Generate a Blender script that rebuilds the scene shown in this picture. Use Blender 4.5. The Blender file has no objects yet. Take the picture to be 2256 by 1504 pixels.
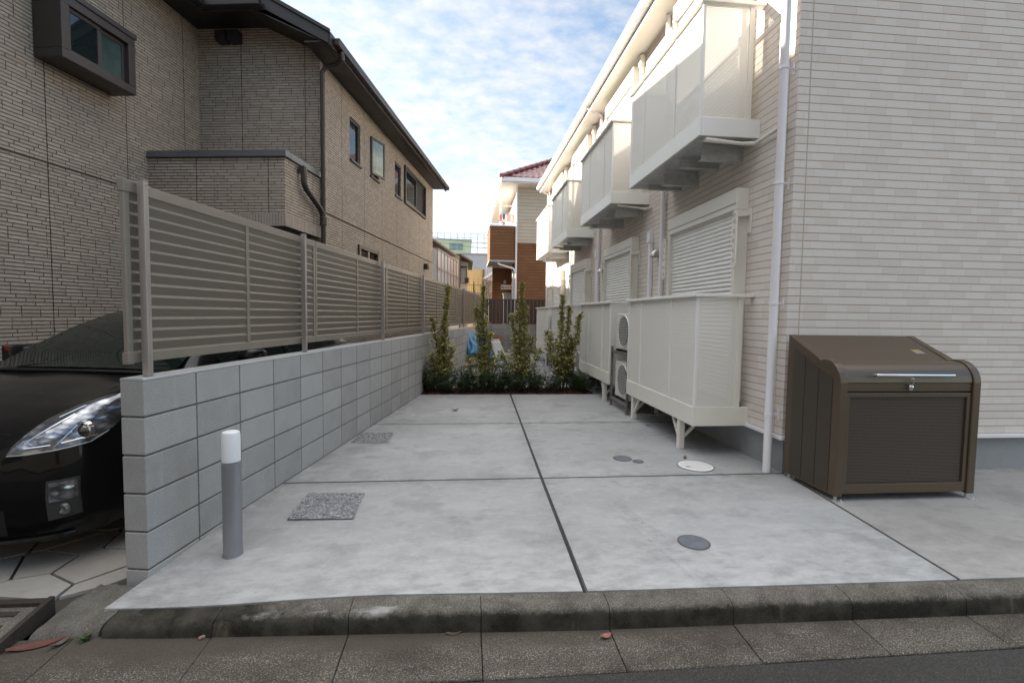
import bpy, bmesh, math, random
from mathutils import Vector, Matrix
from mathutils.bvhtree import BVHTree
R = math.radians
rnd = random.Random(11)
sc = bpy.context.scene
COL = sc.collection

# ------------------------------------------------------------------ camera, sky, sun, exposure
CAM_F = 1047.7 / 2256 * 36.0
def set_camera():
    yaw, pitch, roll = 9.67765407e-02, -5.60013214e-02, 1.37820180e-02
    cy, sy, cp, sp, cr, sr = math.cos(yaw), math.sin(yaw), math.cos(pitch), math.sin(pitch), math.cos(roll), math.sin(roll)
    f = Vector((sy*cp, cy*cp, sp)); r = Vector((cy, -sy, 0)); u = r.cross(f)
    r2 = cr*r + sr*u; u2 = -sr*r + cr*u
    cam = bpy.data.cameras.new('camera'); o = bpy.data.objects.new('camera', cam); COL.objects.link(o)
    m = Matrix.Identity(4)
    for i in range(3):
        m[i][0], m[i][1], m[i][2] = r2[i], u2[i], -f[i]
    m[2][3] = 1.349
    o.matrix_world = m
    cam.sensor_width = 36; cam.lens = CAM_F; cam.clip_start = .05; cam.clip_end = 2000
    sc.camera = o
set_camera()
sc.view_settings.view_transform = 'Standard'; sc.view_settings.look = 'None'
sc.view_settings.gamma = 1; sc.view_settings.exposure = 1.9
try: sc.view_settings.use_curve_mapping = False
except Exception: pass
SUN_EL, SUN_AZ = R(22.5), R(22)           # azimuth measured from -X towards +Y
SUNV = Vector((-math.cos(SUN_AZ)*math.cos(SUN_EL), math.sin(SUN_AZ)*math.cos(SUN_EL), math.sin(SUN_EL)))

class NT:
    """tiny node helper"""
    def __init__(s, nt): s.nt = nt
    def n(s, t, **k):
        x = s.nt.nodes.new(t)
        for a, b in k.items(): setattr(x, a, b)
        return x
    def l(s, a, b): s.nt.links.new(a, b)
    def put(s, sock, v):
        if hasattr(v, 'node'): s.l(v, sock)
        else: sock.default_value = v
    def m(s, op, a, b=0.0, c=None, clamp=False):
        x = s.n('ShaderNodeMath', operation=op, use_clamp=clamp); s.put(x.inputs[0], a); s.put(x.inputs[1], b)
        if c is not None: s.put(x.inputs[2], c)
        return x.outputs[0]
    def mix(s, f, a, b):
        x = s.n('ShaderNodeMix', data_type='RGBA'); s.put(x.inputs[0], f)
        s.put(x.inputs[6], a if hasattr(a, 'node') else c4(a)); s.put(x.inputs[7], b if hasattr(b, 'node') else c4(b))
        return x.outputs[2]
    def noise(s, vec, scale, detail=4, rough=.55):
        x = s.n('ShaderNodeTexNoise'); x.inputs['Scale'].default_value = scale; x.inputs['Detail'].default_value = detail
        x.inputs['Roughness'].default_value = rough
        if vec is not None: s.l(vec, x.inputs['Vector'])
        return x.outputs[0]
    def ramp(s, f, a, b, lo=0.0, hi=1.0):
        x = s.n('ShaderNodeMapRange', clamp=True); s.put(x.inputs[0], f)
        x.inputs[1].default_value = a; x.inputs[2].default_value = b; x.inputs[3].default_value = lo; x.inputs[4].default_value = hi
        return x.outputs[0]
    def xyz(s, v):
        x = s.n('ShaderNodeSeparateXYZ'); s.l(v, x.inputs[0]); return x.outputs
    def vec(s, x, y, z=0.0):
        c = s.n('ShaderNodeCombineXYZ'); s.put(c.inputs[0], x); s.put(c.inputs[1], y); s.put(c.inputs[2], z); return c.outputs[0]
    def obj(s): return s.n('ShaderNodeTexCoord').outputs['Object']
    def scl(s, v, t):
        x = s.n('ShaderNodeMapping'); s.l(v, x.inputs[0]); x.inputs['Scale'].default_value = t; return x.outputs[0]
    def wn(s, v):
        x = s.n('ShaderNodeTexWhiteNoise', noise_dimensions='3D'); s.l(v, x.inputs[0]); return x.outputs[0]
    def island(s): return s.n('ShaderNodeNewGeometry').outputs['Random Per Island']
    def bump(s, h, strength=.3, dist=.01):
        x = s.n('ShaderNodeBump'); x.inputs['Strength'].default_value = strength; x.inputs['Distance'].default_value = dist
        s.l(h, x.inputs['Height']); return x.outputs[0]
def c4(c): return (c[0], c[1], c[2], 1.0) if len(c) == 3 else c

def make_world():
    w = bpy.data.worlds.new('World'); sc.world = w; w.use_nodes = True
    nt = w.node_tree; nt.nodes.clear(); g = NT(nt)
    sky = g.n('ShaderNodeTexSky'); sky.sky_type = 'NISHITA'; sky.sun_disc = False
    sky.sun_elevation = SUN_EL; sky.sun_rotation = -(math.pi/2 - SUN_AZ); sky.altitude = 0; sky.air_density = 1.0; sky.dust_density = 1.0; sky.ozone_density = 1.5
    d = g.n('ShaderNodeTexCoord').outputs['Generated']
    x, y, z = g.xyz(d)
    zz = g.m('ADD', g.m('MAXIMUM', z, 0.0), .10)
    px, py = g.m('DIVIDE', x, zz), g.m('DIVIDE', y, zz)
    p = g.vec(px, py, 0.0)
    big = g.noise(p, .55, 3, .5)
    mid = g.noise(g.scl(p, (1.0, 1.15, 1)), 3.0, 5, .60)
    fine = g.noise(g.scl(p, (1.0, 1.15, 1)), 12.0, 3, .55)
    tex = g.m('ADD', g.m('MULTIPLY', mid, .55), g.m('MULTIPLY', fine, .45))
    # thicker veil towards the sun's side (left) and towards the horizon
    side = g.ramp(g.m('SUBTRACT', g.m('MULTIPLY', y, .25), x), -.55, .45)
    low = g.ramp(z, .55, .10)
    amt = g.m('ADD', g.m('ADD', g.m('MULTIPLY', tex, 1.5), g.m('MULTIPLY', g.m('SUBTRACT', big, .5), 1.1)), g.m('ADD', g.m('MULTIPLY', side, .62), g.m('MULTIPLY', low, .20)))
    mask = g.ramp(amt, .86, 1.60)
    mask = g.m('MAXIMUM', mask, g.ramp(z, .58, .80))
    mask = g.m('MULTIPLY', mask, g.ramp(z, -.02, .05))
    glow = g.ramp(g.m('SUBTRACT', g.m('MULTIPLY', y, .45), x), -.3, 1.0, 5.3, 6.6)
    bl = g.n('ShaderNodeVectorMath', operation='SCALE'); bl.inputs[0].default_value = (1.02, 1.0, .975); g.l(glow, bl.inputs['Scale'])
    sk = g.n('ShaderNodeVectorMath', operation='MULTIPLY'); g.l(sky.outputs[0], sk.inputs[0]); sk.inputs[1].default_value = (1.62, 1.66, 1.60)
    col = g.mix(g.m('MULTIPLY', mask, .93), sk.outputs[0], bl.outputs[0])
    # zenith sky boosted out of view, added to light the slab
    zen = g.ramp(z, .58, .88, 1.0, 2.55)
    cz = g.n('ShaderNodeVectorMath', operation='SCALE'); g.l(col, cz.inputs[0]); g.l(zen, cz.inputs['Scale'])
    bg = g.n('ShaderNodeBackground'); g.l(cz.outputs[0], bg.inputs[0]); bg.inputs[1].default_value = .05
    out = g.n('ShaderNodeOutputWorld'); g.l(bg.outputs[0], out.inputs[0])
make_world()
def make_sun():
    l = bpy.data.lights.new('sun', 'SUN'); l.energy = 5.0; l.angle = R(.53); l.color = (1.0, .90, .76)
    o = bpy.data.objects.new('sun', l); COL.objects.link(o); o.location = (-20, 14, 20)
    o.rotation_euler = (-SUNV).to_track_quat('-Z', 'Y').to_euler()
make_sun()

# ------------------------------------------------------------------ materials
MATS = {}
def mat(name, col, rough=.6, metal=0.0, var=0.0, vscale=6.0, bump=0.0, bscale=40.0, spec=.5, coat=0.0, island=0.0, aniso=None, streak=None):
    if name in MATS: return MATS[name]
    m = bpy.data.materials.new(name); m.use_nodes = True; g = NT(m.node_tree); b = m.node_tree.nodes['Principled BSDF']
    b.inputs['Roughness'].default_value = rough; b.inputs['Metallic'].default_value = metal
    b.inputs['Specular IOR Level'].default_value = spec; b.inputs['Coat Weight'].default_value = coat
    b.inputs['Base Color'].default_value = c4(col)
    o = g.obj()
    c = None
    if var:
        v = o if not streak else g.scl(o, streak)
        f = g.noise(v, vscale, 5, .6)
        c = g.mix(g.ramp(f, .3, .7), [x*(1-var) for x in col], [min(1, x*(1+var)) for x in col])
        g.l(g.ramp(f, .3, .7, max(0, rough-.08), min(1, rough+.08)), b.inputs['Roughness'])
    if island:
        isl = g.island()
        c2 = g.n('ShaderNodeHueSaturation'); g.l(g.ramp(isl, 0, 1, 1-island, 1+island), c2.inputs['Value'])
        g.put(c2.inputs['Color'], c if c is not None else c4(col)); c = c2.outputs[0]
    if c is not None: g.l(c, b.inputs['Base Color'])
    if bump:
        g.l(g.bump(g.noise(o, bscale, 4, .6), bump, .01), b.inputs['Normal'])
    MATS[name] = m; return m

def newmat(name):
    m = bpy.data.materials.new(name); m.use_nodes = True; MATS[name] = m
    return m, NT(m.node_tree), m.node_tree.nodes['Principled BSDF']

def concrete(name, c1, c2, streaky=(1, 1, 1), speck=.0, rough=.85, bl=(.9, 5), grain=90., bmp=.08, dirt=None):
    m, g, b = newmat(name); o = g.obj()
    f = g.m('ADD', g.m('MULTIPLY', g.noise(g.scl(o, streaky), bl[0], 5, .62), .55), g.m('MULTIPLY', g.noise(g.scl(o, streaky), bl[1], 6, .65), .45))
    c = g.mix(g.ramp(f, .36, .64), c1, c2)
    gr = g.noise(o, grain, 3, .7)
    if speck:
        c = g.mix(g.ramp(gr, .40, .60, 0, speck), c, [x*.35 for x in c1])
        c = g.mix(g.ramp(g.noise(o, grain*1.3, 2, .5), .58, .66, 0, speck*.8), c, [min(1, x*1.9) for x in c2])
    else:
        c = g.mix(g.ramp(gr, .3, .7, 0, .13), c, [x*.55 for x in c1])
    if dirt:
        d = g.ramp(g.noise(g.scl(o, dirt[2]), dirt[1], 6, .7), .52, .70, 0, dirt[3])
        c = g.mix(d, c, dirt[0])
    g.l(c, b.inputs['Base Color']); b.inputs['Roughness'].default_value = rough; b.inputs['Specular IOR Level'].default_value = .3
    g.l(g.bump(g.m('ADD', g.m('MULTIPLY', gr, 1.0), g.m('MULTIPLY', f, .6)), bmp*4, .004), b.inputs['Normal'])
    return m

def slab_mat(name, c1, c2, light):
    m, g, b = newmat(name); o = g.obj()
    big = g.noise(g.scl(o, (.8, 1.3, 1)), 1.1, 5, .62)
    sw = g.noise(g.scl(o, (1.0, 2.6, 1)), 2.6, 7, .70)          # trowel sweeps
    sw2 = g.noise(g.scl(o, (1.3, 3.2, 1)), 7.5, 6, .72)
    fine = g.noise(o, 120., 3, .7)
    c = g.mix(g.ramp(g.m('ADD', g.m('MULTIPLY', big, .6), g.m('MULTIPLY', sw, .4)), .38, .62), c1, c2)
    c = g.mix(g.ramp(sw2, .52, .70, 0, .38), c, light)
    c = g.mix(g.ramp(sw, .54, .72, 0, .6), c, [x*.70 for x in c1])
    blot = g.noise(g.scl(o, (1, 1.2, 1)), 1.7, 6, .68); c = g.mix(g.ramp(blot, .53, .64, 0, .50), c, [x*.70 for x in c1])
    b2 = g.noise(g.scl(o, (1, 1.1, 1)), 4.6, 7, .72); c = g.mix(g.ramp(b2, .56, .70, 0, .45), c, [x*.66 for x in c1])
    jx, jy, jz = g.xyz(o); jd = g.m('MINIMUM', g.m('MINIMUM', g.m('ABSOLUTE', g.m('SUBTRACT', jy, 3.837)), g.m('ABSOLUTE', g.m('SUBTRACT', jy, 5.839))), g.m('ABSOLUTE', g.m('SUBTRACT', g.m('SUBTRACT', jx, .54), g.m('MULTIPLY', jy, .0275))))
    jf = g.m('MULTIPLY', g.ramp(jd, .16, .01), g.ramp(g.noise(o, 6., 6, .72), .42, .62)); c = g.mix(g.m('MULTIPLY', jf, .55), c, [x*.55 for x in c1])
    c = g.mix(g.ramp(fine, .3, .7, 0, .10), c, [x*.5 for x in c1])
    # dirt splashed along the wall foot and round the far corners, tyre scuffs, a few dark drips
    x, y, z = g.xyz(o)
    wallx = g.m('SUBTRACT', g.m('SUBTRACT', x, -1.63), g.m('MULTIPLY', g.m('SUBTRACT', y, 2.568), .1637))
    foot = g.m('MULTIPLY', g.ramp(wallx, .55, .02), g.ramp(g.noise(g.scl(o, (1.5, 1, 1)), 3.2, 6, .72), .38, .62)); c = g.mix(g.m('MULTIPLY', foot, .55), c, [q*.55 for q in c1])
    for (x0, k0, w0) in ((1.10, .16, .05), (-.05, .10, .07), (1.02, .16, .012)):
        tx = g.m('SUBTRACT', g.m('SUBTRACT', x, x0), g.m('MULTIPLY', g.m('SUBTRACT', 3.3, y), k0))
        band = g.ramp(g.m('ABSOLUTE', tx), w0, w0*.7); tread = g.ramp(g.noise(g.scl(o, (1, 3, 1)), 14., 4, .7), .42, .60)
        fade = g.m('MULTIPLY', g.ramp(y, 3.55, 3.2), g.ramp(g.noise(o, 1.3, 3, .5), .40, .55))
        c = g.mix(g.m('MULTIPLY', g.m('MULTIPLY', band, tread), g.m('MULTIPLY', fade, .28)), c, [q*.5 for q in c1])
    spots = g.ramp(g.noise(o, 34., 2, .5), .735, .76); c = g.mix(g.m('MULTIPLY', spots, .5), c, [q*.3 for q in c1])
    # cement laitance along the street edge: pale blotches, stronger towards the street
    edge = g.ramp(y, 3.1, 2.25)
    bl = g.m('MULTIPLY', edge, g.ramp(g.noise(g.scl(o, (1, 1.8, 1)), 5.0, 7, .72), .42, .60))
    c = g.mix(g.m('MULTIPLY', bl, .55), c, light)
    g.l(c, b.inputs['Base Color'])
    g.l(g.ramp(sw, .3, .7, .55, .8), b.inputs['Roughness']); b.inputs['Specular IOR Level'].default_value = .35
    g.l(g.bump(g.m('ADD', g.m('MULTIPLY', sw2, .8), g.m('MULTIPLY', fine, .25)), .12, .006), b.inputs['Normal'])
    return m

def siding_mat(name, tile_a, tile_b, groove, bw=.2, rh=.067, gw=.09, bmp=.5, jcol=None):
    """lap siding with long printed tiles: deep horizontal grooves, faint vertical joints, tiles of two tints"""
    m, g, b = newmat(name); o = g.obj(); x, y, z = g.xyz(o)
    u = g.m('ADD', x, y)
    row = g.m('FLOOR', g.m('DIVIDE', z, rh)); fv = g.m('FRACT', g.m('DIVIDE', z, rh))
    sh = g.wn(g.vec(row, 3.3, 1.7))
    uu = g.m('ADD', g.m('DIVIDE', u, bw), g.m('MULTIPLY', sh, 7.0))
    cell = g.m('FLOOR', uu); fu = g.m('FRACT', uu)
    t = g.wn(g.vec(cell, row, 9.1))
    c = g.mix(g.ramp(t, .45, .75), tile_a, tile_b)
    n = g.noise(o, 85., 4, .65)
    c = g.mix(g.ramp(n, .30, .70, 0, .14), c, [q*.6 for q in tile_a])
    gv = g.m('SUBTRACT', 1.0, g.ramp(g.m('ABSOLUTE', g.m('SUBTRACT', fv, .5)), .5-gw, .5-gw*.45))   # 1 inside, 0 in the groove
    gu = g.m('SUBTRACT', 1.0, g.ramp(g.m('ABSOLUTE', g.m('SUBTRACT', fu, .5)), .5-.014, .5-.006))
    c = g.mix(g.m('MULTIPLY', g.m('SUBTRACT', 1.0, gu), .25), c, groove)
    c = g.mix(g.m('SUBTRACT', 1.0, gv), c, groove)
    g.l(c, b.inputs['Base Color']); b.inputs['Roughness'].default_value = .75; b.inputs['Specular IOR Level'].default_value = .3
    h = g.m('ADD', g.m('MULTIPLY', gv, 1.0), g.m('ADD', g.m('MULTIPLY', gu, .15), g.m('MULTIPLY', g.noise(o, 60., 4, .7), .22)))
    g.l(g.bump(h, bmp, .012), b.inputs['Normal'])
    return m

def stone_mat(name, c1, c2, groove, bw=.17, rh=.036, vertical=False, joints=True):
    """split-face ledge stone siding"""
    m, g, b = newmat(name); o = g.obj(); x, y, z = g.xyz(o)
    u = g.m('ADD', x, y)
    if vertical:
        fu = g.m('FRACT', g.m('DIVIDE', u, .036)); face = g.m('SUBTRACT', 1.0, g.ramp(g.m('ABSOLUTE', g.m('SUBTRACT', fu, .5)), .40, .47))
        t = g.wn(g.vec(g.m('FLOOR', g.m('DIVIDE', u, .036)), 1.0, 2.0)); edge = face
    else:
        row = g.m('FLOOR', g.m('DIVIDE', z, rh)); fv = g.m('FRACT', g.m('DIVIDE', z, rh))
        sh = g.wn(g.vec(row, 3.3, 1.7)); st = g.m('FLOOR', g.m('MULTIPLY', sh, 4.0))
        uu = g.m('ADD', g.m('DIVIDE', u, bw), g.m('MULTIPLY', st, .25))
        cell = g.m('FLOOR', uu); fu = g.m('FRACT', uu)
        t = g.wn(g.vec(cell, row, 9.1))
        keep = g.wn(g.vec(cell, row, 4.2))
        gv = g.m('SUBTRACT', 1.0, g.ramp(g.m('ABSOLUTE', g.m('SUBTRACT', fv, .5)), .33, .45))
        wob = g.m('MULTIPLY', g.m('SUBTRACT', g.noise(o, 25., 3, .6), .5), .05)
        gu = g.m('SUBTRACT', 1.0, g.m('MULTIPLY', g.ramp(g.m('ABSOLUTE', g.m('ADD', g.m('SUBTRACT', fu, .5), wob)), .465, .49), g.ramp(keep, .15, .3)))
        face = g.m('MULTIPLY', gv, gu); edge = face
    rough = g.noise(g.scl(o, (14, 14, 60)), 1.0, 6, .72)
    c = g.mix(t, c1, c2)
    c = g.mix(g.ramp(rough, .30, .58, .28, 0), c, groove)
    c = g.mix(g.m('MULTIPLY', g.m('SUBTRACT', 1.0, face), .85), c, groove)
    c = g.mix(g.ramp(g.noise(o, .7, 3, .5), .35, .65, 0, .18), c, [q*.6 for q in c1])
    h = g.m('ADD', g.m('MULTIPLY', edge, g.m('ADD', .7, g.m('MULTIPLY', t, .5))), g.m('MULTIPLY', rough, .7))
    if joints and not vertical:
        fj = g.m('FRACT', g.m('DIVIDE', g.m('ADD', u, .23), .91)); j = g.ramp(g.m('ABSOLUTE', g.m('SUBTRACT', fj, .5)), .006, .004)
        c = g.mix(g.m('MULTIPLY', j, .9), c, [q*.6 for q in groove]); h = g.m('SUBTRACT', h, j)
    g.l(c, b.inputs['Base Color']); b.inputs['Roughness'].default_value = .85; b.inputs['Specular IOR Level'].default_value = .2
    g.l(g.bump(h, .9, .012), b.inputs['Normal'])
    return m

def perf_mat(name, col, pu=.015, pv=.013, r=.0041, rough=.45, back=None):
    m, g, b = newmat(name); o = g.obj(); x, y, z = g.xyz(o)
    u = g.m('ADD', x, y)
    row = g.m('FLOOR', g.m('DIVIDE', z, pv)); fv = g.m('SUBTRACT', g.m('FRACT', g.m('DIVIDE', z, pv)), .5)
    uu = g.m('ADD', g.m('DIVIDE', u, pu), g.m('MULTIPLY', g.m('MODULO', g.m('ABSOLUTE', row), 2.0), .5))
    fu = g.m('SUBTRACT', g.m('FRACT', uu), .5)
    du, dv = g.m('MULTIPLY', fu, pu), g.m('MULTIPLY', fv, pv)
    d2 = g.m('ADD', g.m('MULTIPLY', du, du), g.m('MULTIPLY', dv, dv))
    hole = g.m('LESS_THAN', d2, r*r)
    b.inputs['Base Color'].default_value = c4(col); b.inputs['Roughness'].default_value = rough
    out = [n for n in m.node_tree.nodes if n.type == 'OUTPUT_MATERIAL'][0]
    mx = g.n('ShaderNodeMixShader')
    if back is None: tr = g.n('ShaderNodeBsdfTransparent')
    else:
        tr = g.n('ShaderNodeBsdfDiffuse'); tr.inputs[0].default_value = c4(back)
    g.l(hole, mx.inputs[0]); g.l(b.outputs[0], mx.inputs[1]); g.l(tr.outputs[0], mx.inputs[2]); g.l(mx.outputs[0], out.inputs[0])
    return m

def island_ramp_mat(name, stops, rough=.6, spec=.3, transl=0.0):
    m, g, b = newmat(name); isl = g.island()
    r = g.n('ShaderNodeValToRGB'); e = r.color_ramp.elements
    while len(e) < len(stops): e.new(.5)
    for q, (p, c) in zip(e, stops): q.position = p; q.color = c4(c)
    g.l(isl, r.inputs[0]); g.l(r.outputs[0], b.inputs['Base Color']); b.inputs['Roughness'].default_value = rough; b.inputs['Specular IOR Level'].default_value = spec
    if transl:
        out = [n for n in m.node_tree.nodes if n.type == 'OUTPUT_MATERIAL'][0]
        t = g.n('ShaderNodeBsdfTranslucent'); g.l(r.outputs[0], t.inputs[0]); mx = g.n('ShaderNodeMixShader'); mx.inputs[0].default_value = transl
        g.l(b.outputs[0], mx.inputs[1]); g.l(t.outputs[0], mx.inputs[2]); g.l(mx.outputs[0], out.inputs[0])
    return m

# ------------------------------------------------------------------ mesh builder
class MB:
    def __init__(s): s.v = []; s.f = []; s.mi = []; s.cur = 0; s.M = None
    def add(s, vs, fs, mi=None):
        n = len(s.v)
        for p in vs:
            p = Vector(p)
            s.v.append(s.M @ p if s.M is not None else p)
        for f in fs: s.f.append([n+i for i in f]); s.mi.append(s.cur if mi is None else mi)
        return s
    def box(s, x0, x1, y0, y1, z0, z1, mi=None):
        return s.add([(x0,y0,z0),(x1,y0,z0),(x1,y1,z0),(x0,y1,z0),(x0,y0,z1),(x1,y0,z1),(x1,y1,z1),(x0,y1,z1)],
                     [(0,3,2,1),(4,5,6,7),(0,1,5,4),(1,2,6,5),(2,3,7,6),(3,0,4,7)], mi)
    def quad(s, a, b, c, d, mi=None): return s.add([a,b,c,d], [(0,1,2,3)], mi)
    def prism(s, pts, axis, a, b, mi=None):
        """polygon (2-D pts) extruded along axis from a to b; axis 0: pts are (y,z), 1: (x,z), 2: (x,y)"""
        def P(p, t): return (t, p[0], p[1]) if axis == 0 else (p[0], t, p[1]) if axis == 1 else (p[0], p[1], t)
        n = len(pts); vs = [P(p, a) for p in pts] + [P(p, b) for p in pts]
        fs = [tuple(range(n))[::-1], tuple(range(n, 2*n))] + [(i, (i+1) % n, n+(i+1) % n, n+i) for i in range(n)]
        return s.add(vs, fs, mi)
    def bar(s, p, q, w, h=None, mi=None, up=(0,0,1)):
        h = w if h is None else h
        p, q = Vector(p), Vector(q); d = (q-p).normalized(); up = Vector(up)
        if abs(d.dot(up)) > .98: up = Vector((1,0,0))
        a = d.cross(up).normalized()*w/2; b = a.cross(d).normalized()*h/2
        return s.add([p-a-b,p+a-b,p+a+b,p-a+b,q-a-b,q+a-b,q+a+b,q-a+b], [(0,3,2,1),(4,5,6,7),(0,1,5,4),(1,2,6,5),(2,3,7,6),(3,0,4,7)], mi)
    def tube(s, path, r, n=10, mi=None, cap=True):
        path = [Vector(p) for p in path]; rs = r if isinstance(r, (list, tuple)) else [r]*len(path)
        rings = []; ref = None
        for i, p in enumerate(path):
            d = ((path[i+1]-p) if i == 0 else (p-path[i-1]) if i == len(path)-1 else (path[i+1]-p).normalized()+(p-path[i-1]).normalized()).normalized()
            if ref is None: ref = Vector((0,0,1)) if abs(d.z) < .9 else Vector((1,0,0))
            a = d.cross(ref).normalized(); b = a.cross(d).normalized(); ref = b
            k = 1.0
            if 0 < i < len(path)-1:
                c = (path[i+1]-p).normalized().dot((p-path[i-1]).normalized()); k = 1/max(.5, math.sqrt(max(.01, (1+c)/2)))
            rings.append([p + (a*math.cos(2*math.pi*j/n) + b*math.sin(2*math.pi*j/n))*rs[i]*(k if k < 1.5 else 1.2) for j in range(n)])
        vs = [q for rg in rings for q in rg]; fs = []
        for i in range(len(rings)-1):
            for j in range(n): fs.append((i*n+j, i*n+(j+1) % n, (i+1)*n+(j+1) % n, (i+1)*n+j))
        if cap: fs += [tuple(range(n))[::-1], tuple(range((len(rings)-1)*n, len(rings)*n))]
        return s.add(vs, fs, mi)
    def lathe(s, prof, c=(0,0,0), axis=2, n=24, mi=None, ring=False):
        """profile of (r, h) turned round an axis through c"""
        vs = []; fs = []; c = Vector(c)
        for r, h in prof:
            for j in range(n):
                a = 2*math.pi*j/n; x, y = r*math.cos(a), r*math.sin(a)
                vs.append(c + (Vector((x,y,h)) if axis == 2 else Vector((h,x,y)) if axis == 0 else Vector((y,h,x))))
        for i in range(len(prof)-1):
            for j in range(n): fs.append((i*n+j, i*n+(j+1) % n, (i+1)*n+(j+1) % n, (i+1)*n+j))
        if ring:
            m = (len(prof)-1)*n; fs += [(m+j, m+(j+1) % n, (j+1) % n, j) for j in range(n)]
            return s.add(vs, fs, mi)
        if prof[0][0] > 1e-5: fs.append(tuple(range(n))[::-1])
        if prof[-1][0] > 1e-5: fs.append(tuple(range((len(prof)-1)*n, len(prof)*n)))
        return s.add(vs, fs, mi)
    def holed(s, plane, c, u0, u1, z0, z1, holes, depth=0.0, mi=None, rmi=None):
        """wall rectangle with rectangular openings; plane 0: x=c,u=y; plane 1: y=c,u=x; reveals go 'depth' along the axis"""
        us = sorted({u0, u1, *[q for h in holes for q in h[:2]]}); zs = sorted({z0, z1, *[q for h in holes for q in h[2:]]})
        P = (lambda u, z, d=0: (c+d, u, z)) if plane == 0 else (lambda u, z, d=0: (u, c+d, z))
        for i in range(len(us)-1):
            for j in range(len(zs)-1):
                mu, mz = (us[i]+us[i+1])/2, (zs[j]+zs[j+1])/2
                if any(h[0] < mu < h[1] and h[2] < mz < h[3] for h in holes): continue
                s.quad(P(us[i],zs[j]), P(us[i+1],zs[j]), P(us[i+1],zs[j+1]), P(us[i],zs[j+1]), mi)
        if depth:
            for a, b, e, f in holes:
                for p, q in (((a,e),(b,e)),((b,e),(b,f)),((b,f),(a,f)),((a,f),(a,e))):
                    s.quad(P(*p), P(*q), P(q[0],q[1],depth), P(p[0],p[1],depth), rmi)
        return s
    def build(s, name, mats, parent=None, smooth=False, bevel=0.0, seg=2, merge=False):
        me = bpy.data.meshes.new(name); me.from_pydata([tuple(p) for p in s.v], [], s.f)
        mats = mats if isinstance(mats, (list, tuple)) else [mats]
        for m in mats: me.materials.append(m)
        me.polygons.foreach_set('material_index', s.mi)
        bm = bmesh.new(); bm.from_mesh(me)
        if merge: bmesh.ops.remove_doubles(bm, verts=bm.verts, dist=1e-4)
        bmesh.ops.recalc_face_normals(bm, faces=bm.faces); bm.to_mesh(me); bm.free()
        if smooth:
            me.polygons.foreach_set('use_smooth', [True]*len(me.polygons))
        o = bpy.data.objects.new(name, me); COL.objects.link(o)
        if parent is not None: o.parent = parent
        if bevel:
            b = o.modifiers.new('bevel', 'BEVEL'); b.width = bevel; b.segments = seg; b.limit_method = 'ANGLE'; b.angle_limit = R(40); b.harden_normals = False
        if smooth:
            try:
                me.set_sharp_from_angle(angle=R(38))
            except Exception: pass
        return o
def tag(o, label, cat, group=None):
    o['label'] = label; o['category'] = cat
    if group: o['group'] = group
    return o
def thing(name, label, cat, loc=(0,0,0), rz=0.0, group=None):
    o = bpy.data.objects.new(name, None); COL.objects.link(o); o.location = loc; o.rotation_euler = (0,0,rz); o.empty_display_size = .1
    return tag(o, label, cat, group)
def kind(o, k):
    o['kind'] = k; return o
def kids(o): return list(o.children)
def copy_tree(o, parent=None):
    c = o.copy(); COL.objects.link(c)
    if parent is not None: c.parent = parent
    for ch in kids(o): copy_tree(ch, c)
    return c
def lerp_tab(tab, x):
    if x <= tab[0][0]: return tab[0][1]
    for (a, b), (c, d) in zip(tab, tab[1:]):
        if x <= c: return b + (d-b)*(x-a)/(c-a)
    return tab[-1][1]
W0 = Vector((-1.63037, 2.56768, 0)); WA = -0.162275792
WN = Vector((math.cos(WA), math.sin(WA), 0)); WD = Vector((-math.sin(WA), math.cos(WA), 0))
def wl(off, t, z=0.0): p = W0 + WN*off + WD*t; return (p.x, p.y, z)

M_alu = mat('aluminium_taupe', (.38,.345,.32), .42, .55, .10, 30, streak=(1,1,.1))
M_louvre = mat('louvre_paint', (.155,.134,.109), .42, .25, .05, 20)
M_louvreframe = mat('louvre_frame_paint', (.24,.212,.178), .40, .25, .05, 20)
M_white = mat('white_metal', (.76,.76,.73), .42, 0, .03, 3)
M_cream = mat('cream_metal', (.70,.68,.61), .45, 0, .03, 3)
M_pvc = mat('white_pvc', (.74,.73,.76), .35, 0, .03, 4)
M_eave = mat('eave_board', (.76,.74,.68), .6, 0, .03, 4)
M_perf = perf_mat('perforated_white', (.80,.785,.73))
M_steelgrey = mat('galvanised_grey', (.52,.53,.53), .45, .45, .15, 12)
M_found = concrete('foundation_render', (.26,.27,.28), (.34,.35,.355), (1,1,1), 0, .9)
M_siding = siding_mat('tile_siding_white', (.675,.625,.578), (.635,.575,.525), (.40,.295,.215), gw=.066, bmp=.6)
M_block = None
M_dark = mat('dark_brown_metal', (.030,.027,.027), .38, .2, .1, 10)
M_winbrown = mat('window_frame_brown', (.060,.050,.047), .42, .35, .06, 15)
M_glass = mat('dark_window_glass', (.012,.018,.019), .03, 0, spec=.9)
M_glass2 = mat('frosted_window_glass', (.045,.070,.068), .16, 0, .35, 4, spec=.8)
M_chrome = mat('polished_steel', (.78,.78,.80), .12, 1.0)
M_rubber = mat('black_rubber', (.012,.012,.012), .7)
M_blackplastic = mat('black_plastic', (.014,.014,.015), .45)
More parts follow.
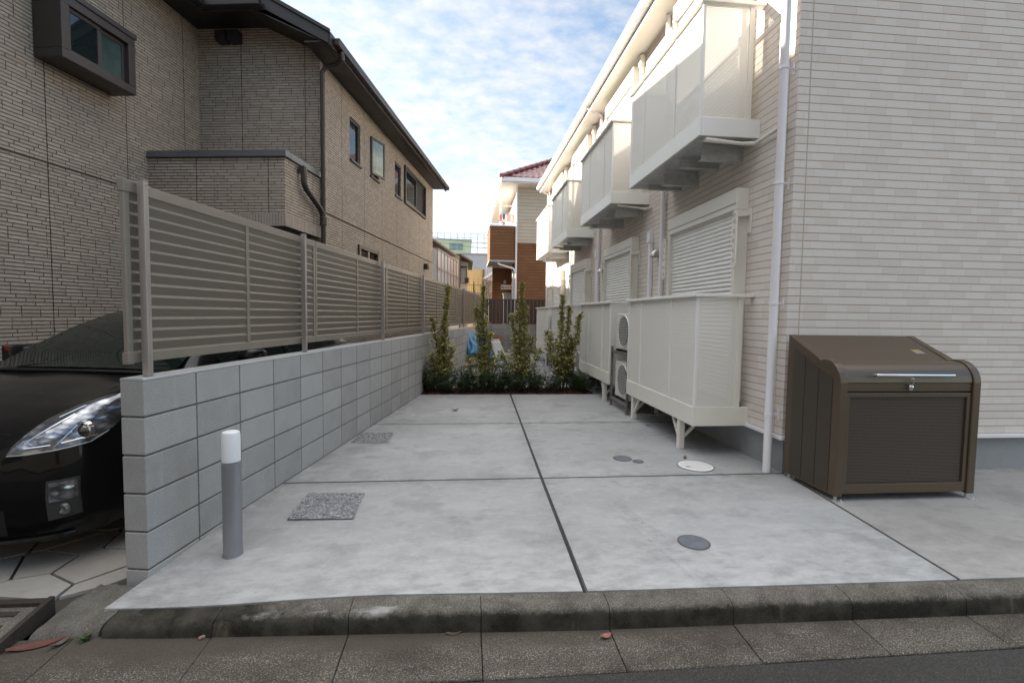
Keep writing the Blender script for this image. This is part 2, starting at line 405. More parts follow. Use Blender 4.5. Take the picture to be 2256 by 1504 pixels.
# ------------------------------------------------------------------ setting: ground, road, kerb, slab
def dip(x, y):
    """the slab falls a few centimetres towards its street-side left corner"""
    a = min(1, max(0, (-x-.3)/1.3)); a = a*a*(3-2*a); b = min(1, max(0, (3.35-y)/1.0))
    return -.052*a*b
KERB = [(-1.70, 2.325), (-1.05, 2.285), (.59, 2.213), (2.59, 2.172), (3.0, 2.165), (7.5, 2.10)]
def ky(x): return lerp_tab(KERB, x)
M_slab = slab_mat('slab_concrete', (.275,.278,.279), (.375,.378,.378), (.50,.50,.497))
M_slab2 = slab_mat('side_slab_concrete', (.27,.262,.25), (.33,.322,.31), (.40,.39,.375))
M_joint = mat('joint_filler', (.028,.028,.030), .7, 0, .2, 30)
M_asphalt = concrete('asphalt', (.042,.039,.036), (.064,.060,.056), (1,1,1), .55, .9, (.8, 6), 140., .2)
def kerb_mat():
    m, g, b = newmat('kerb_concrete'); o = g.obj(); x, y, z = g.xyz(o)
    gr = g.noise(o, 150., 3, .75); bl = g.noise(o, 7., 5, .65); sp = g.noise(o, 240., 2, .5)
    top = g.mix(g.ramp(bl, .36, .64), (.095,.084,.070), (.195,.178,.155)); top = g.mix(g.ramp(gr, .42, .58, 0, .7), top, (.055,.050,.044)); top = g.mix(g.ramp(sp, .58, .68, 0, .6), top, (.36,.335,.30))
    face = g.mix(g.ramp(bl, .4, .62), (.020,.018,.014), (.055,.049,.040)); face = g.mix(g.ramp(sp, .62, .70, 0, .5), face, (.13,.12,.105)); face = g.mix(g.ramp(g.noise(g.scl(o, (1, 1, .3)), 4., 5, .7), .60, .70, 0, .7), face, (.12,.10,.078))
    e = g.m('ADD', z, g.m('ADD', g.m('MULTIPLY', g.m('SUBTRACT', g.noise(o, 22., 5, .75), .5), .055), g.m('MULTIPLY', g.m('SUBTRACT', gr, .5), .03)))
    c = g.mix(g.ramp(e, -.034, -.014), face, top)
    # smears of cement left by the new slab
    sm = g.m('MULTIPLY', g.ramp(g.noise(g.scl(o, (.8, 3, 1)), 2.1, 6, .7), .56, .64), g.ramp(e, -.045, -.005)); c = g.mix(g.m('MULTIPLY', g.m('MULTIPLY', sm, .85), g.ramp(x, .35, -.25)), c, (.40,.395,.385))
    g.l(c, b.inputs['Base Color']); b.inputs['Roughness'].default_value = .92; b.inputs['Specular IOR Level'].default_value = .2
    g.l(g.bump(gr, .8, .004), b.inputs['Normal']); return m
def gutter_mat():
    m, g, b = newmat('gutter_concrete'); o = g.obj(); x, y, z = g.xyz(o)
    gr = g.noise(o, 130., 3, .78); bl = g.noise(g.scl(o, (1, 1.6, 1)), 3.2, 6, .7); sp = g.noise(o, 200., 2, .5)
    c = g.mix(g.ramp(bl, .34, .66), (.056,.047,.038), (.125,.110,.092))
    k = g.ramp(bl, .34, .6, .45, 1.0)
    c = g.mix(g.m('MULTIPLY', g.ramp(gr, .44, .60, 0, .75), k), c, (.030,.027,.024)); c = g.mix(g.m('MULTIPLY', g.ramp(sp, .55, .64, 0, .75), k), c, (.33,.305,.27))
    # silt washed against the kerb foot
    silt = g.ramp(g.m('ADD', y, g.m('MULTIPLY', g.m('SUBTRACT', g.noise(g.scl(o, (.6, 2, 1)), 4., 5, .7), .5), .30)), 1.98, 2.10)
    c = g.mix(g.m('MULTIPLY', silt, .85), c, g.mix(g.ramp(gr, .3, .7), (.060,.050,.040), (.085,.072,.058)))
    g.l(c, b.inputs['Base Color']); b.inputs['Roughness'].default_value = .92; b.inputs['Specular IOR Level'].default_value = .2
    g.l(g.bump(gr, .7, .004), b.inputs['Normal']); return m
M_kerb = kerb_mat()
M_gutter = gutter_mat()
M_earth = concrete('earth', (.07,.065,.055), (.12,.11,.10), (1,1,1), .4, .95, (.4, 3), 30., .2)

def setting():
    b = MB(); S = 400
    b.quad((-S,-S,-.30), (S,-S,-.30), (S,S,-.30), (-S,S,-.30)); kind(b.build('ground', M_earth), 'structure')
    # road
    b = MB(); b.box(-60, 60, -6.5, 1.835, -.25, -.124); kind(b.build('road', M_asphalt), 'structure')
    # L-gutter slabs
    b = MB(); xs = [-60] + [.68 + .6*i - .6*20 for i in range(40)] + [60]
    for x0, x1 in zip(xs, xs[1:]):
        a, c = x0+.002, x1-.002; j = rnd.uniform(-.0025, .0025)
        t = rnd.uniform(-.004, .004)
        b.prism([(1.847+t, -.30), (ky(max(-3.2, a))-.115, -.30), (ky(max(-3.2, a))-.115, -.108+j), (1.853+t, -.122+j), (1.847+t, -.128+j)], 0, a, c)
    kind(b.build('gutter', M_gutter, bevel=.003), 'structure')
    # kerb stones with a rounded nose
    b = MB(); xs = [.68 + .6*i for i in range(-4, 14)]; xs[0] = -1.60
    for x0, x1 in zip(xs, xs[1:]):
        n = 6; a, c = x0+.0017, x1-.0017
        prof = [(0, -.3), (0, 0.0), (-.070, -.004), (-.100, -.012), (-.114, -.028), (-.118, -.05), (-.122, -.115), (-.122, -.3)]
        for i in range(n):
            xa, xb = a+(c-a)*i/n, a+(c-a)*(i+1)/n
            for k in range(len(prof)-1):
                q = []
                for X, kk in ((xa, k), (xb, k), (xb, k+1), (xa, k+1)):
                    y, z = prof[kk]
                    jz = .0018*math.sin(X*23.1+kk) if 2 <= kk <= 5 else 0
                    q.append((X, ky(X)-.004+y+jz*.6, z + (dip(X, ky(X)) if z > -.1 else 0)+jz*.5-.002))
                b.quad(*q, mi=0 if k <= 2 else 1)
        for X, s in ((a, 1), (c, -1)):
            pts = [(X, ky(X)-.004+y, z-.002+(dip(X, ky(X)) if z > -.1 else 0)) for y, z in prof]
            b.add(pts, [tuple(range(len(pts)))], 1)
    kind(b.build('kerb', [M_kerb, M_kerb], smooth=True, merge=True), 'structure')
    # parking slab: six cast panels with dark filled joints between them
    def cj(y): return lerp_tab([(2.0, .589), (3.81, .634), (7.9, .757), (8.1, .763)], y)
    def lw(y): return W0.x + (y-W0.y)*math.tan(-WA) - .004 if y > W0.y else lerp_tab([(2.2, -1.70), (W0.y-.01, -1.64), (W0.y, W0.x-.004)], y)
    def rs(y): return lerp_tab([(2.1, 2.566), (3.83, 2.772), (3.9, 2.78), (9, 2.78)], y)
    b = MB()
    rows = [(None, 3.824), (3.850, 5.828), (5.850, 7.99)]
    for ri, (y0, y1) in enumerate(rows):
        for side in (0, 1):
            nx, ny = 12, 10 if ri == 0 else 4
            def P(i, j):
                f = i/nx
                def at(y):
                    xl, xr = (lw(y), cj(y)-.013) if side == 0 else (cj(y)+.013, rs(y)-.004)
                    return xl + (xr-xl)*f
                if y0 is None:
                    x = at(3.0)
                    for _ in range(3): ya = ky(x)+.006; x = at(ya)
                    y = ya + (y1-ya)*j/ny
                else: y = y0 + (y1-y0)*j/ny
                x = at(y); return (x, y, dip(x, y))
            g = [[P(i, j) for i in range(nx+1)] for j in range(ny+1)]
            n0 = len(b.v); b.add([p for r in g for p in r], [])
            for j in range(ny):
                for i in range(nx): b.f.append([n0+j*(nx+1)+i, n0+j*(nx+1)+i+1, n0+(j+1)*(nx+1)+i+1, n0+(j+1)*(nx+1)+i]); b.mi.append(0)
            loop = [g[0][i] for i in range(nx+1)] + [g[j][nx] for j in range(1, ny+1)] + [g[ny][i] for i in range(nx-1, -1, -1)] + [g[j][0] for j in range(ny-1, 0, -1)]
            for p, q in zip(loop, loop[1:]+loop[:1]): b.quad(p, q, (q[0], q[1], -.2), (p[0], p[1], -.2), mi=0)
    # joint filler bed 5 mm below the slab top
    n = 24
    for i in range(n):
        y0, y1 = 2.215+(8.0-2.215)*i/n, 2.215+(8.0-2.215)*(i+1)/n
        b.quad((max(lw(max(y0, 2.24))+.02, -1.50 if i < 2 else -9), y0+.05 if i == 0 else y0, -.003+min(0, dip(-1.6, y0))), (rs(y0)+.01, y0+.012 if i == 0 else y0, -.003), (rs(y1)+.01, y1, -.003), (max(lw(y1)+.02, -1.50 if i < 2 else -9), y1, -.003+min(0, dip(-1.6, y1))), mi=1)
    b.quad((2.50, 2.19, -.0045), (2.62, 2.19, -.0045), (2.82, 3.86, -.0045), (2.70, 3.86, -.0045), mi=1)
    kind(b.build('parking_slab', [M_slab, M_joint]), 'structure')
    # slab in front of the gable, beyond the black strip
    b = MB()
    b.prism([(2.590, ky(2.59)+.006), (7.4, ky(7.4)+.006), (7.4, 3.90), (2.797, 3.90), (2.790, 3.83)], 2, -.2, .001)
    kind(b.build('side_slab', M_slab2), 'structure')
    # soil under the left plot and beyond
    b = MB(); b.prism([wl(-.06, -.3)[:2], wl(-.06, 14.6)[:2], wl(-9, 14.6)[:2], wl(-9, -.3)[:2]], 2, -.25, -.118)
    kind(b.build('carport_bed', mat('carport_mortar', (.055,.047,.038), .9, 0, .25, 9)), 'structure')

def paving():
    """flagstone crazy paving: Voronoi-like cells, each stone its own polygon with a gap"""
    r = random.Random(5); b = MB()
    pts = []
    for i in range(9):
        for j in range(22):
            pts.append((-.20 - i*.36 + r.uniform(-.15,.15) + .09*j % .2, -.02 + j*.25 + r.uniform(-.10,.10)))
    def clip(poly, p, n):
        out = []
        for a, c in zip(poly, poly[1:]+poly[:1]):
            da, dc = (a[0]-p[0])*n[0]+(a[1]-p[1])*n[1], (c[0]-p[0])*n[0]+(c[1]-p[1])*n[1]
            if da <= 0: out.append(a)
            if da*dc < 0: t = da/(da-dc); out.append((a[0]+(c[0]-a[0])*t, a[1]+(c[1]-a[1])*t))
        return out
    for i, p in enumerate(pts):
        poly = [(-2.82, -.13), (-.42, -.13), (-.25, .02), (-.135, .20), (-.135, 5), (-2.82, 5)]
        for k, q in enumerate(pts):
            if k == i or abs(q[0]-p[0]) > 1.4 or abs(q[1]-p[1]) > 1.4: continue
            d = Vector((q[0]-p[0], q[1]-p[1])); L = d.length; d /= L
            m = (p[0]+d.x*(L/2-.0085), p[1]+d.y*(L/2-.0085))
            poly = clip(poly, m, d)
            if len(poly) < 3: break
        if len(poly) < 3: continue
        poly = [q for q in poly]
        z = -.100 + r.uniform(-.002, .002)
        b.prism([wl(*q)[:2] for q in poly], 2, -.13, z)
    # the long front flag
    m, g, bs = newmat('flagstone'); o = g.obj(); isl = g.island()
    f = g.noise(o, 5., 6, .7)
    c = g.mix(isl, (.34,.315,.285), (.44,.42,.395)); c = g.mix(g.ramp(f, .35, .65, 0, .5), c, (.25,.215,.175)); c = g.mix(g.ramp(g.noise(o, 1.6, 4, .6), .5, .68, 0, .5), c, (.17,.145,.115))
    g.l(c, bs.inputs['Base Color']); bs.inputs['Roughness'].default_value = .6
    g.l(g.bump(g.noise(o, 30., 5, .7), .25, .006), bs.inputs['Normal'])
    kind(b.build('flagstone_paving', m, bevel=.004), 'structure')

M_gravel = island_ramp_mat('gravel_stone', [(0, (.22,.22,.235)), (.45, (.33,.33,.345)), (.8, (.43,.43,.44)), (.93, (.55,.55,.55)), (1, (.30,.23,.19))], .8, .25)
M_gravelbed = concrete('gravel_fines', (.19,.19,.20), (.36,.36,.37), (1,1,1), .5, .95, (2, 14), 45., .4)
def stone(b, x, y, z, s, r):
    M = Matrix.Translation((x, y, z)) @ Matrix.Rotation(r.uniform(0, 6.28), 4, 'Z') @ Matrix.Rotation(r.uniform(-.6, .6), 4, 'X')
    a, c, h = s*r.uniform(.7, 1.25), s*r.uniform(.55, .9), s*r.uniform(.4, .75)
    vs = [M @ Vector(p) for p in ((-a,-c*.4,0),(-a*.2,-c,h*.2),(a,-c*.3,-h*.1),(a*.5,c,h*.1),(-a*.6,c*.8,0),(-a*.25,-c*.15,h),(a*.4,.2*c,h*.9),(0,0,-h))]
    b.add(vs, [(0,1,5),(1,2,6,5),(2,3,6),(3,4,5,6),(4,0,5),(1,0,7),(2,1,7),(3,2,7),(4,3,7),(0,4,7)])
def gravel():
    r = random.Random(3); b = MB()
    # uneven bed
    nx, ny = 40, 70; X0, X1, Y0, Y1 = -1.0, 2.82, 8.35, 17.25
    def lx(y): return W0.x + (y-W0.y)*math.tan(-WA)
    n0 = 0; vs = []
    for j in range(ny+1):
        y = Y0+(Y1-Y0)*j/ny
        for i in range(nx+1):
            x = lx(y)-.02 + (X1-lx(y)+.02)*i/nx
            vs.append((x, y, -.035 + r.uniform(-.012, .012) + .01*math.sin(x*3+y)))
    b.add(vs, [(j*(nx+1)+i, j*(nx+1)+i+1, (j+1)*(nx+1)+i+1, (j+1)*(nx+1)+i) for j in range(ny) for i in range(nx)], 0)
    for k in range(7000):
        y = Y0 + (Y1-Y0)*r.random()**1.7; x = r.uniform(lx(y)+.02, 2.78); b.cur = 1
        stone(b, x, y, -.028+r.uniform(-.006, .008), r.uniform(.011, .022), r)
    b.cur = 0
    for k in range(900):
        y = r.uniform(7.98, 8.5); x = r.uniform(2.22, 2.76); b.cur = 1
        stone(b, x, y, -.012, r.uniform(.010, .019), r)
    kind(b.build('gravel', [M_gravelbed, M_gravel]), 'stuff')

M_pit = island_ramp_mat('pit_stone', [(0, (.20,.20,.21)), (.5, (.27,.27,.28)), (.88, (.34,.34,.345)), (1, (.42,.41,.40))], .85, .2)
def gravel_pit(name, quad, label):
    r = random.Random(hash(label) % 1000 if False else len(label)); b = MB()
    q = [Vector((x, y, 0)) for x, y in quad]
    def P(u, v): return (q[0]*(1-u)+q[1]*u)*(1-v) + (q[3]*(1-u)+q[2]*u)*v
    b.add([(p.x, p.y, .0035) for p in q], [(0,1,2,3)], 0)
    b.cur = 1
    for k in range(760):
        p = P(r.uniform(.015, .985), r.uniform(.02, .98)); stone(b, p.x, p.y, .006+r.uniform(-.003,.003), r.uniform(.007, .0135), r)
    o = b.build('drain_gravel', [M_gravelbed, M_pit]); tag(o, label, 'gravel pit', 'gravel filled drain pits in the slab')

def manholes():
    M_mh = concrete('manhole_grey', (.115,.125,.15), (.17,.18,.20), (1,1,1), .3, .6, (4, 20), 160., .2)
    M_mhw = mat('manhole_white', (.66,.65,.64), .5, 0, .06, 20)
    M_ring = mat('manhole_rim', (.10,.10,.105), .6)
    M_lbl = mat('manhole_cast_lines', (.42,.42,.43), .6)
    def disc(x, y, rx, label, m, detail=True):
        t = thing('manhole_cover', label, 'manhole cover', (x, y, 0), 0, 'round covers set in the slab')
        b = MB(); b.lathe([(rx+.006, .001), (rx+.006, .0045), (rx, .0045), (rx, .001)], n=48); b.build('rim', M_ring, t, smooth=True)
        b = MB(); b.lathe([(0, .0062), (rx-.012, .0062), (rx-.002, .0050), (rx-.002, .001)], n=48); b.build('lid', m, t, smooth=True)
        return t
    disc(1.372, 2.665, .088, 'blue grey round cover alone in the slab near the street kerb', M_mh)
    disc(1.490, 4.330, .082, 'blue grey round cover with a much smaller one beside it', M_mh)
    disc(1.607, 4.232, .045, 'smallest round cover, blue grey, next to a larger one', M_mh)
    t = disc(2.085, 4.070, .155, 'white round plastic cover in the slab before the building', M_mhw)
    b = MB()
    for k in range(-6, 7):
        w = math.sqrt(max(0, .125**2-(k*.02)**2))
        b.box(-w, w, k*.02-.0022, k*.02+.0022, .006, .0085)
    b.build('cast_rib', M_mhw, t, bevel=.0008)
    b = MB(); b.lathe([(.020, .0066), (.020, .0092), (.024, .0092), (.024, .0066)], (-.085, -.03, 0), n=20); b.box(-.11, -.06, -.033, -.027, .0066, .0093); b.build('lift_mark', M_lbl, t)

LEAFM = {}
def leaf(x, y, z, rz, L, col, label, curl=.25, name='fallen_leaf', group='dead leaves lying on the ground', wd=.36):
    key = 'leaf_%s' % (col,)
    m = LEAFM.setdefault(col, mat('dead_leaf_%d' % (len(LEAFM)+1), col, .7, 0, .3, 60))
    b = MB(); n = 6
    top = []
    for i in range(n+1):
        f = i/n; w = L*wd*math.sin(math.pi*min(1, f*.92+.04))**.8; xx = (f-.5)*L; zz = curl*L*(f-.5)**2*2 + .004
        top.append([(xx, -w/2, zz+curl*w*.5), (xx, 0, zz), (xx, w/2, zz+curl*w*.55)])
    for lay in (0, .0012):
        n0 = len(b.v); b.add([(p[0], p[1], p[2]+lay) for r_ in top for p in r_], [])
        for i in range(n):
            for k in range(2): b.f.append([n0+i*3+k, n0+i*3+k+1, n0+(i+1)*3+k+1, n0+(i+1)*3+k]); b.mi.append(0)
    b.tube([(-L*.5, 0, top[0][1][2]), (-L*.72, .01*L, .006)], .0012, 5)
    o = b.build(name, m, None, smooth=True); o.location = (x, y, z); o.rotation_euler = (0, 0, rz); tag(o, label, 'leaf', group)

def leaves():
    leaf(-.14, 6.61, .0, .5, .11, (.20,.115,.07), 'brown curled leaf on the slab before the hedge', .5, wd=.5)
    leaf(2.25, 5.63, .0, 2.6, .075, (.075,.040,.028), 'dark brown leaf lying under the near terrace screen')
    leaf(2.10, 4.31, .0, .9, .065, (.19,.105,.075), 'reddish brown leaf just behind the white round cover', .4, wd=.5)
    leaf(.646, 2.035, -.113, .3, .055, (.30,.12,.10), 'pink red leaf in the gutter below the centre joint', .4, wd=.55)
    leaf(-.045, 2.11, -.113, .1, .07, (.13,.09,.06), 'tan leaf in the gutter near the patched kerb')
    leaf(-1.84, 2.17, -.113, .35, .20, (.115,.045,.035), 'long red brown leaf in the gutter by the metal ramp', .12, wd=.26)
    leaf(-1.745, 2.17, -.112, 1.1, .08, (.10,.07,.055), 'small pale brown leaf beside the ramp side plate', .5)
    t = tag(MB().tube([(-1.17, 2.155, -.104), (-1.135, 2.19, -.102)], [.008, .0085], 10).add([], []).build('seed_pod', mat('seed_pod_skin', (.22,.14,.12), .6, 0, .3, 50), None, smooth=True), 'small brown seed pod lying in the gutter, left part', 'seed pod')

def ramp_corner():
    # checker/bar iron ramp at the left street edge, and the cut kerb end beside it
    M_iron = concrete('rusty_iron', (.030,.024,.021), (.060,.045,.036), (1,1,1), .3, .7, (4, 20), 120., .2)
    M_rb = concrete('ramp_concrete', (.10,.092,.080), (.19,.178,.158), (1,1,1), .35, .9, (2, 10), 110., .25)
    t = thing('step_ramp', 'dark iron step ramp with bars at the kerb before the black car', 'ramp', (-2.42, 2.20, -.12))
    b = MB(); b.prism([(-.30, 0), (.19, 0), (.19, .022), (-.30, .010)], 0, -.62, .45)   # plate rises to the plot
    b.v = [Vector((p.x, p.y, p.z + (.055*(p.y+.30)/.49 if p.z > .005 else 0))) for p in b.v]
    b.build('plate', M_rb, t)
    b = MB()
    for k in range(5):
        y = -.24 + k*.085; z = .014+.055*(y+.30)/.49
        b.box(-.60, .38, y, y+.035, z-.004, z+.012)
    b.build('tread_bar', M_iron, t, bevel=.002)
    b = MB(); b.prism([(-.32, 0), (.20, 0), (.20, .100), (-.32, .018)], 0, .45, .475); b.build('side_plate', M_iron, t, bevel=.002)
    b = MB(); b.box(-.62, .45, .16, .20, .03, .092); b.build('back_rail', M_iron, t, bevel=.002)
    b = MB(); rr = random.Random(4); nx, ny = 16, 14; V = []
    for j in range(ny+1):
        for i in range(nx+1):
            u, v = i/nx, j/ny
            xl, xr = -1.925+.03*v, lerp_tab([(0, -1.625), (.3, -1.612), (1, -1.60)], v)
            x = xl+(xr-xl)*u; y = 2.215-.02*u + (.40-.10*u)*v
            e = min(1, v/.14)**.6
            z = -.135 + e*(.040 + .026*u) + .010*v + .006*math.sin(x*31+y*17)*e + rr.uniform(-.005, .005)*e
            V.append((x, y, z))
    b.add(V, [(j*(nx+1)+i, j*(nx+1)+i+1, (j+1)*(nx+1)+i+1, (j+1)*(nx+1)+i) for j in range(ny) for i in range(nx)])
    lo = [i for i in range(nx+1)] + [j*(nx+1)+nx for j in range(1, ny+1)] + [ny*(nx+1)+i for i in range(nx-1, -1, -1)] + [j*(nx+1) for j in range(ny-1, 0, -1)]
    for p, q in zip(lo, lo[1:]+lo[:1]): b.quad(V[p], V[q], (V[q][0], V[q][1], -.25), (V[p][0], V[p][1], -.25))
    o = b.build('kerb_end_block', M_rb, None, smooth=True, merge=True); tag(o, 'cracked concrete kerb end between the iron ramp and slab corner', 'kerb block')
    b = MB(); r = random.Random(8)
    for k in range(26):
        a = r.uniform(0, 6.28); L = r.uniform(.015, .04); d = Vector((math.cos(a), math.sin(a), 0)); n = Vector((-d.y, d.x, 0))*.006
        p = Vector((r.uniform(-.012,.012), r.uniform(-.012,.012), 0)); up = Vector((0,0,r.uniform(.008,.03)))
        b.add([p, p+d*L*.5+n+up*.8, p+d*L+up, p+d*L*.5-n+up*.8], [(0,1,2,3)])
    o = b.build('weed', mat('weed_leaf', (.055,.085,.022), .6)); o.location = (-1.66, 2.195, -.112); tag(o, 'tiny green weed growing at the foot of the kerb end', 'weed')
setting(); paving(); gravel(); manholes()
gravel_pit('drain_gravel', [(-1.150, 3.150), (-.722, 3.128), (-.742, 3.583), (-1.163, 3.606)], 'square grey gravel patch in the slab nearest the lamp bollard')
gravel_pit('drain_gravel', [(-1.185, 5.000), (-.790, 4.985), (-.800, 5.400), (-1.150, 5.415)], 'square grey gravel patch in the second slab row by the block wall')
leaves(); ramp_corner()

# ------------------------------------------------------------------ right: the pale apartment building
XW = 2.735
def apartment():
    t = thing('apartment_building', 'white two storey apartment building with perforated balconies along the right side', 'apartment building', (0,0,0))
    YF, YE, ZT = 3.83, 16.0, 5.46
    # walls (butted: gable runs in front of the side wall)
    b = MB(); b.box(XW, XW+.18, YF+.0, YE, .335, ZT); b.box(XW+.18, 8.4, YF, YF+.18, .335, ZT+1.0); b.box(XW+.18, 8.4, YE-.18, YE, .335, ZT+.5)
    b.prism([(XW, ZT), (8.4, ZT+2.4), (8.4, ZT+.9), (XW+.18, ZT)], 1, YF+.001, YF+.17)
    b.build('wall', M_siding, t)
    for (q0, q1, q2, q3) in ((XW+.105, XW+.113, YF-.0015, YF-.0002),):
        b = MB(); b.box(q0, q1, q2, q3, .336, ZT); b.build('sealant', mat('sealant_tan', (.42,.35,.27), .6), t)
    b = MB(); b.box(XW-.0015, XW-.0002, YF+.105, YF+.113, .336, ZT); b.build('sealant', mat('sealant_tan', (.42,.35,.27), .6), t)
    b = MB(); b.box(XW+.037, XW+.2, YF+.03, YE-.03, -.2, .300); b.box(XW+.2, 8.3, YF+.031, YF+.2, -.2, .300); b.build('foundation', M_found, t)
    b = MB(); b.box(XW-.03, XW+.04, YF-.03, YE, .300, .333); b.box(XW+.04, 8.4, YF-.03, YF+.03, .300, .333); b.build('base_flashing', M_pvc, t, bevel=.003)
    # eave: soffit, fascia, gutter, roof
    XE = 2.435
    b = MB(); b.box(XE, XW-.001, YF-.45, YE-.1, ZT-.04, ZT); b.build('soffit', M_eave, t)
    b = MB(); b.box(XE-.025, XE-.001, YF-.47, YE-.08, ZT-.055, ZT+.16); b.build('fascia', M_eave, t, bevel=.003)
    b = MB(); prof = [(XE-.03, ZT+.12), (XE-.03, ZT+.035), (XE-.115, ZT+.035), (XE-.135, ZT+.12), (XE-.142, ZT+.12), (XE-.122, ZT+.025), (XE-.027, ZT+.025), (XE-.027, ZT+.12)]
    b.prism([(x, z) for x, z in prof], 1, YF-.48, YE-.08); b.build('gutter', M_pvc, t)
    b = MB(); b.prism([(XE-.06, ZT+.165), (XE-.06, ZT+.20), (8.4, ZT+2.7), (8.4, ZT+2.6)], 1, YF-.46, YE+.2); b.build('roof', mat('grey_roof', (.12,.12,.125), .7, 0, .1, 4), t)
    # ---- balconies / terrace screens
    bays = [(4.327, 6.235, 0), (7.04, 8.95, 1), (10.18, 12.02, 0), (12.55, 14.62, 1)]
    def enclosure(kind_, y0, y1, mirror, zb, zk, zt, xf):
        L = y1-y0
        # kick panels: folded sheet round three sides and a pan
        b = MB(); b.box(xf, xf+.02, y0, y1, zb, zk); b.box(xf+.02, XW-.001, y0, y0+.02, zb, zk); b.box(xf+.02, XW-.001, y1-.02, y1, zb, zk)
        e = b.build(kind_, M_white if kind_ == 'balcony' else M_cream, t, bevel=.003)
        b = MB(); b.box(xf+.021, XW-.002, y0+.021, y1-.021, zb+.035, zb+.075); b.build('floor_pan', M_steelgrey if kind_ == 'balcony' else mat('terrace_underside', (.35,.35,.345), .6, 0, .1, 6), e)
        # perforated screens
        xs = xf+.012; ms = [y0+L*q for q in ((.305, .765) if not mirror else (.235, .695))]
        ed = [y0+.03] + ms + [y1-.03]
        for a, c in zip(ed, ed[1:]):
            b = MB(); b.box(xs, xs+.0018, a+.011, c-.011, zk+.002, zt-.03); b.build('front_screen', M_perf, e)
        for yy in (y0+.012, y1-.014):
            b = MB(); b.box(xf+.032, 2.592, yy, yy+.0018, zk+.002, zt-.03); b.build('end_screen', M_perf, e)
        # posts and mullions
        for yy in ms:
            b = MB(); b.box(xf+.004, xf+.026, yy-.011, yy+.011, zk+.001, zt-.03); b.build('mullion', M_white, e, bevel=.002)
        for yy in (y0+.004, y1-.034):
            b = MB(); b.box(xf+.003, xf+.033, yy, yy+.03, zk+.001, zt-.03); b.build('corner_post', M_white, e, bevel=.003)
            b = MB(); b.box(2.592, 2.640, yy-.002, yy+.045, zk-.02, zt-.03); b.build('wall_post', M_cream, e, bevel=.003)
        # handrail on three sides
        b = MB(); b.box(xf-.028, xf+.052, y0-.025, y1+.025, zt-.03, zt); b.box(xf+.052, XW-.001, y0-.025, y0+.045, zt-.03, zt); b.box(xf+.052, XW-.001, y1-.045, y1+.025, zt-.03, zt)
        b.build('handrail', M_white, e, bevel=.004)
        return e
    for i, (y0, y1, mi) in enumerate(bays):
        e = enclosure('balcony', y0, y1, mi, 3.035, 3.205, 4.25, 2.138)
        for q in (.14, .38, .62, .86):
            yy = y0+(y1-y0)*q; thin = q in (.38, .86)
            b = MB(); b.box(2.30, XW-.001, yy-.006, yy+.006, 2.90 if not thin else 2.965, 3.034); b.box(2.30, XW-.001, yy+.006, yy+.05, 2.90 if not thin else 2.965, 2.908 if not thin else 2.973); b.box(2.30, XW-.001, yy+.006, yy+.05, 3.026, 3.034)
            for s in (.2, .3): b.lathe([(0, -.008), (.012, -.008), (.012, 0)], (2.30+s, yy-.006, 2.985), 1, 8)
            b.build('bracket', M_steelgrey, e)
        if i == 0:
            b = MB(); b.tube([(2.22, y0+.10, 3.03), (2.22, y0+.02, 3.005), (2.56, y0+.02, 2.985), (2.69, y0+.0, 2.985), (2.69, 3.92, 3.00), (2.655, 3.89, 2.99)], .016, 10); b.build('drain_pipe', M_cream, e, smooth=True)
        elif i == 1:
            b = MB(); b.tube([(2.25, y0+.05, 3.02), (2.6, y0+.05, 2.99), (2.70, y0+.03, 2.97), (2.70, 6.9, 2.96)], .016, 8); b.build('drain_pipe', M_cream, e, smooth=True)
        e = enclosure('terrace', y0, y1, mi, .305 if i < 2 else .33, .49 if i < 2 else .52, 1.575, 2.172)
        for yy, s in ((y0+.335, 1), (y1-.20, -1)):
            g0 = 0 if i == 0 else -.05
            b = MB(); b.box(2.185, 2.245, yy-.03, yy+.03, g0, .304 if i < 2 else .329); b.build('leg', M_cream, e, bevel=.004)
            for q0, q1 in (((2.215, yy+s*.03, .10), (2.215, yy+s*.19, .30)), ((2.246, yy, .12), (2.42, yy, .30))):
                b = MB(); b.bar(q0, q1, .022, .03); b.build('brace', M_cream, e)
    # ---- shutters at street level and upstairs
    def shutter(y0, y1, z0, z1, pole=True, x=2.607):
        b = MB(); b.box(x, XW-.001, y0, y1, z1-.205, z1); e = b.build('window', M_cream, t, bevel=.004)
        b = MB(); b.box(x-.004, x-.001, y0+.004, y1-.004, z1-.150, z1-.145); b.build('box_seam', mat('shadow_line', (.10,.095,.085), .7), e)
        for a in (y0+.002, y1-.057):
            b = MB(); b.box(x+.004, XW-.001, a, a+.055, z0, z1-.206); b.build('side_rail', M_cream, e, bevel=.003)
        b = MB(); zz = z0; xx = x+.062
        while zz < z1-.21:
            p = .0455; prof = [(xx, zz), (xx-.004, zz+.004), (xx-.013, zz+.012), (xx-.016, zz+.023), (xx-.013, zz+.034), (xx-.004, zz+.042), (xx, zz+p)]
            for (xa, za), (xb, zb) in zip(prof, prof[1:]): b.quad((xa, y0+.058, za), (xa, y1-.058, za), (xb, y1-.058, zb), (xb, y0+.058, zb))
            zz += p
        b.build('shutter', M_white, e, smooth=True, merge=True)
